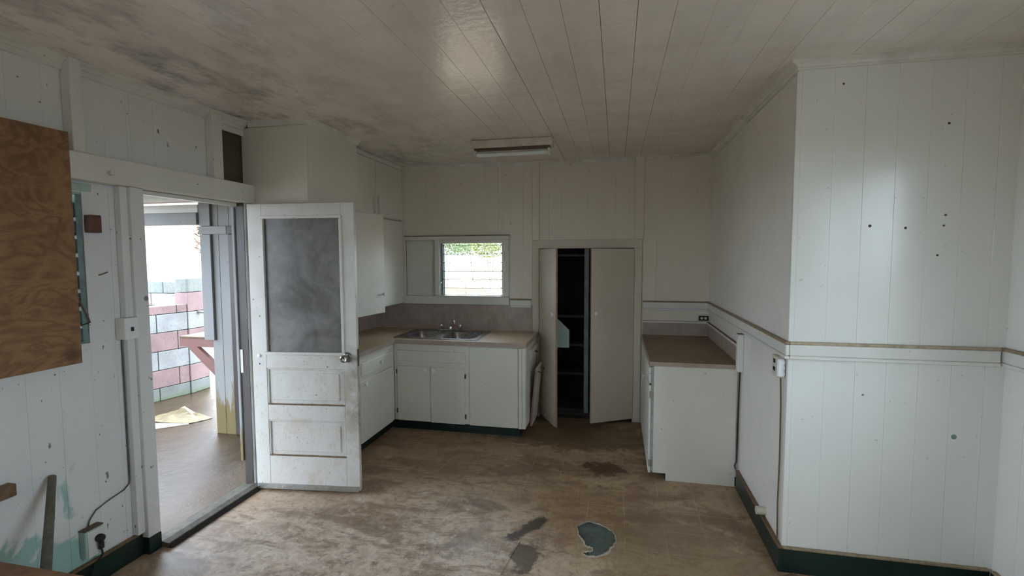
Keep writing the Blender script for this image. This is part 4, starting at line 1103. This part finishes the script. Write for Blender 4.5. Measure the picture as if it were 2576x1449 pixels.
for i, (a, b) in enumerate(rr_):
    xx = -5.56
    e = xx - (0.13 if i % 2 else 0.33)
    while xx > -8.2:
        mm = 'cmu_green' if i == 6 or (i % 2 == 0 and random.random() < .6) else random.choice(('cmu_pink', 'cmu_pink', 'cmu_pale'))
        box('block', e + 0.004, xx - 0.004, 5.35, 5.50, DG + a + 0.004, DG + b - 0.004, mm, BW2_, 0.004)
        xx = e
        e -= 0.40
RB = thing('metal_rail', 'dark pipe rails fixed behind the block pillar', 'railing', (-5.3, 5.9, 0.9))
for z in (1.10, 1.18, 1.24):
    tube('bar', [(-5.42, 5.5, z), (-4.9, 7.5, z)], 0.012, 'gap', RB)
tube('pipe', [(-5.357, 5.36, 0.99), (-5.12, 5.40, 0.985), (-4.5, 5.45, 0.98)], 0.022, 'alu', RB)

# exterior white wall seen through the doorway
EW = struct('wall_porch', 'peeling white exterior boards with yellow moss and a brown corner strip', 'wall')
YW = 4.066
box('sheathing', -3.905, XL - 0.045, YW + 0.021, YW + 0.10, DG, 2.258, 'backing', EW)
xs = [-3.905, -3.79, -3.67, -3.53, -3.39, -3.25, -3.11, -2.97, -2.83, XL - 0.05]
for a, b in zip(xs, xs[1:]):
    box('board', a + 0.0015, b - 0.0015, YW, YW + 0.02, DG, 2.258, 'mossy', EW, 0.002)
box('corner_board', -3.98, -3.862, YW - 0.028, YW - 0.001, 0.885, 1.922, 'mossy', EW, 0.003)
box('corner_board', -3.985, -3.858, YW - 0.028, YW - 0.001, 2.006, 2.258, 'mossy', EW, 0.003)
box('return_board', -3.98, -3.906, YW - 0.0005, YW + 0.10, DG + 0.95, 2.258, 'mossy', EW, 0.002)
box('head_strip', -3.985, -3.672, YW - 0.032, YW - 0.001, 1.925, 2.003, 'mossy', EW, 0.003)
tag(box('head_strip', -3.671, -3.545, YW - 0.032, YW - 0.001, 1.925, 2.003, 'brownpaint', EW, 0.003), 'brown end of the head strip')
tag(box('brown_strip', -3.668, -3.55, YW - 0.022, YW - 0.001, DG + 0.01, 1.922, 'brownpaint', EW, 0.003), 'brown painted vertical strip')
# red-brown shelf bracket on that wall
SB = thing('wall_shelf', 'red-brown wooden shelf with a diagonal brace outside the doorway', 'shelf', (-4.1, 4.2, 0.7))
prism('shelf_side', [(-4.335, 0.802), (-3.912, 0.802), (-3.912, 0.886), (-4.335, 0.886)], 'y', YW + 0.03, YW + 0.07, 'shelfbrown', SB)
prism('brace', [(-4.25, 0.8015), (-4.13, 0.8015), (-3.912, 0.63), (-3.912, 0.50)], 'y', YW + 0.03, YW + 0.07, 'shelfbrown', SB)
box('shelf_board', -4.325, -3.912, YW + 0.02, YW + 0.42, 0.8865, 0.905, 'brownedge', SB, 0.003)
box('wall_cleat', -3.9115, -3.9055, YW + 0.02, YW + 0.10, 0.45, 0.905, 'shelfbrown', SB)
# porch roof and beam
PB = thing('porch_beam', 'white painted beam under the porch roof', 'beam', (-5.3, 4.05, 2.02))
box('beam', -7.2, -3.99, YW - 0.05, YW + 0.03, 2.02, 2.135, 'mossy', PB, 0.004)
box('fascia', -7.2, -3.99, YW - 0.03, YW + 0.03, 2.1355, 2.215, 'trim', PB, 0.003)
PR = struct('porch_roof', 'porch roof boards and rafters seen through the top of the doorway', 'roof')
box('sheet', -5.3, XL - 0.045, 0.8, 4.25, 2.262, 2.285, 'roofsheet', PR)
for y_ in (0.85, 1.45, 2.05, 2.7, 3.4):
    box('rafter', -5.3, XL - 0.046, y_, y_ + 0.045, 2.17, 2.2615, 'trim', PR, 0.003)
box('lintel', XL - 0.075, XL - 0.047, 2.0, 3.3, 2.09, 2.168, 'brownpaint', PR, 0.003)

# crumpled wet cardboard on the porch
CBd = thing('wet_cardboard', 'crumpled yellow cardboard lying flat on the wet porch', 'cardboard', (-4.75, 4.35, DG))
gx, gy = 12, 8
vs, fs = [], []
for j in range(gy + 1):
    for i in range(gx + 1):
        u, v = i / gx, j / gy
        px_ = -5.02 + 0.62 * u + 0.10 * v
        py_ = 4.14 + 0.10 * u + 0.36 * v * (1 - 0.45 * u)
        h = 0.065 * math.exp(-((u - .45) ** 2) / .02 - ((v - .8) ** 2) / .05) + 0.045 * abs(math.sin(7 * v + 5 * u)) * (0.35 + v) * math.exp(-((u - .4) ** 2) / .12)
        vs.append((px_, py_, DG + 0.004 + h + random.uniform(0, .006)))
for j in range(gy):
    for i in range(gx):
        k = j * (gx + 1) + i
        fs.append((k, k + 1, k + gx + 2, k + gx + 1))
o = obj('sheet', vs, fs, 'tarp', CBd, recalc=False)
o.modifiers.new('thickness', 'SOLIDIFY').thickness = 0.003
pts = [(-5.0, 4.06), (-4.62, 4.02), (-4.40, 4.22), (-4.5, 4.30), (-4.9, 4.20)]
MAT['palecard'] = plain('pale_wet_paper', (0.36, 0.33, 0.29), 0.35, var=0.3, scale=8)
prism('flat_piece', pts, 'z', DG + 0.0005, DG + 0.004, 'palecard', CBd)

# neighbouring white house
NH = thing('neighbour_house', 'white clapboard house beyond the block wall', 'house', (-14, 13, -0.3))
MAT['clap'] = plain('white_clapboard', (0.74, 0.74, 0.73), 0.6, var=0.08)
box('wall', -20, -9.5, 13.05, 16, -0.3, 3.6, 'clap', NH)
for i in range(16):
    z = -0.25 + i * 0.24
    prism('clapboard', [(13.0, z), (13.049, z), (13.049, z + 0.235), (13.035, z + 0.235)], 'x', -20, -9.5, 'clap', NH)
prism('roof', [(12.5, 3.55), (14.5, 4.9), (16.6, 3.55), (16.6, 3.7), (14.5, 5.05), (12.5, 3.7)], 'x', -20.4, -9.1, 'roofsheet', NH)

# plants
def plant(name, label, cat, x, y, base, h, rad, n, mat, leaf=0.12, group=None, low=0.25):
    t = thing(name, label, cat, (x, y, base), group=group)
    vs, fs = [], []
    for i in range(n):
        a = random.uniform(0, 2 * math.pi)
        zz_ = random.uniform(low, 1.0)
        pr_ = rad * math.sqrt(max(0.05, 1 - ((zz_ - 0.6) / 0.55) ** 2)) * math.sqrt(random.random())
        c = Vector((x + pr_ * math.cos(a), y + pr_ * math.sin(a), base + h * zz_))
        d = Vector((random.gauss(0, 1), random.gauss(0, 1), random.gauss(0, .7))).normalized() * leaf * random.uniform(.6, 1.4)
        w = d.orthogonal().normalized() * leaf * 0.28
        k = len(vs)
        vs += [c - d, c + w, c + d, c - w]
        fs.append((k, k + 1, k + 2, k + 3))
    obj('foliage', vs, fs, mat, t, recalc=False)
    for q in range(3):
        a = q * 2.1 + random.random()
        tube('trunk', [(x, y, base - 0.1), (x + 0.1 * rad * math.cos(a), y + 0.1 * rad * math.sin(a), base + h * .3), (x + .4 * rad * math.cos(a), y + .4 * rad * math.sin(a), base + h * .75)], [0.016 * h ** .5, 0.012 * h ** .5, 0.006], 'bark', t, 6)
    return t
plant('tree', 'broad green tree seen at the upper left of the kitchen window', 'tree', -8.6, 24, 0.0, 4.2, 1.5, 3200, 'leaf', 0.10, 'trees behind the house', 0.42)
plant('tree', 'green tree seen at the upper middle of the kitchen window', 'tree', -8.7, 29, 0.1, 4.6, 1.9, 3600, 'leaf', 0.11, 'trees behind the house', 0.42)
plant('tree', 'yellow green tree seen at the upper right of the kitchen window', 'tree', -6.0, 23, 0.0, 3.9, 1.0, 2200, 'leaf2', 0.09, 'trees behind the house', 0.42)
plant('shrub', 'sparse dry shrub low at the right of the kitchen window', 'shrub', -2.75, 11.5, -0.2, 2.0, 0.55, 220, 'dry', 0.035, 'dry shrubs behind the house')
plant('shrub', 'small dry shrub low in the middle of the kitchen window', 'shrub', -3.75, 12.5, -0.2, 1.35, 0.5, 140, 'dry', 0.035, 'dry shrubs behind the house')
plant('tree', 'dry brown tree top showing past the porch corner', 'tree', -8.02, 8.3, -0.3, 2.9, 0.22, 260, 'dry', 0.06, low=0.72)
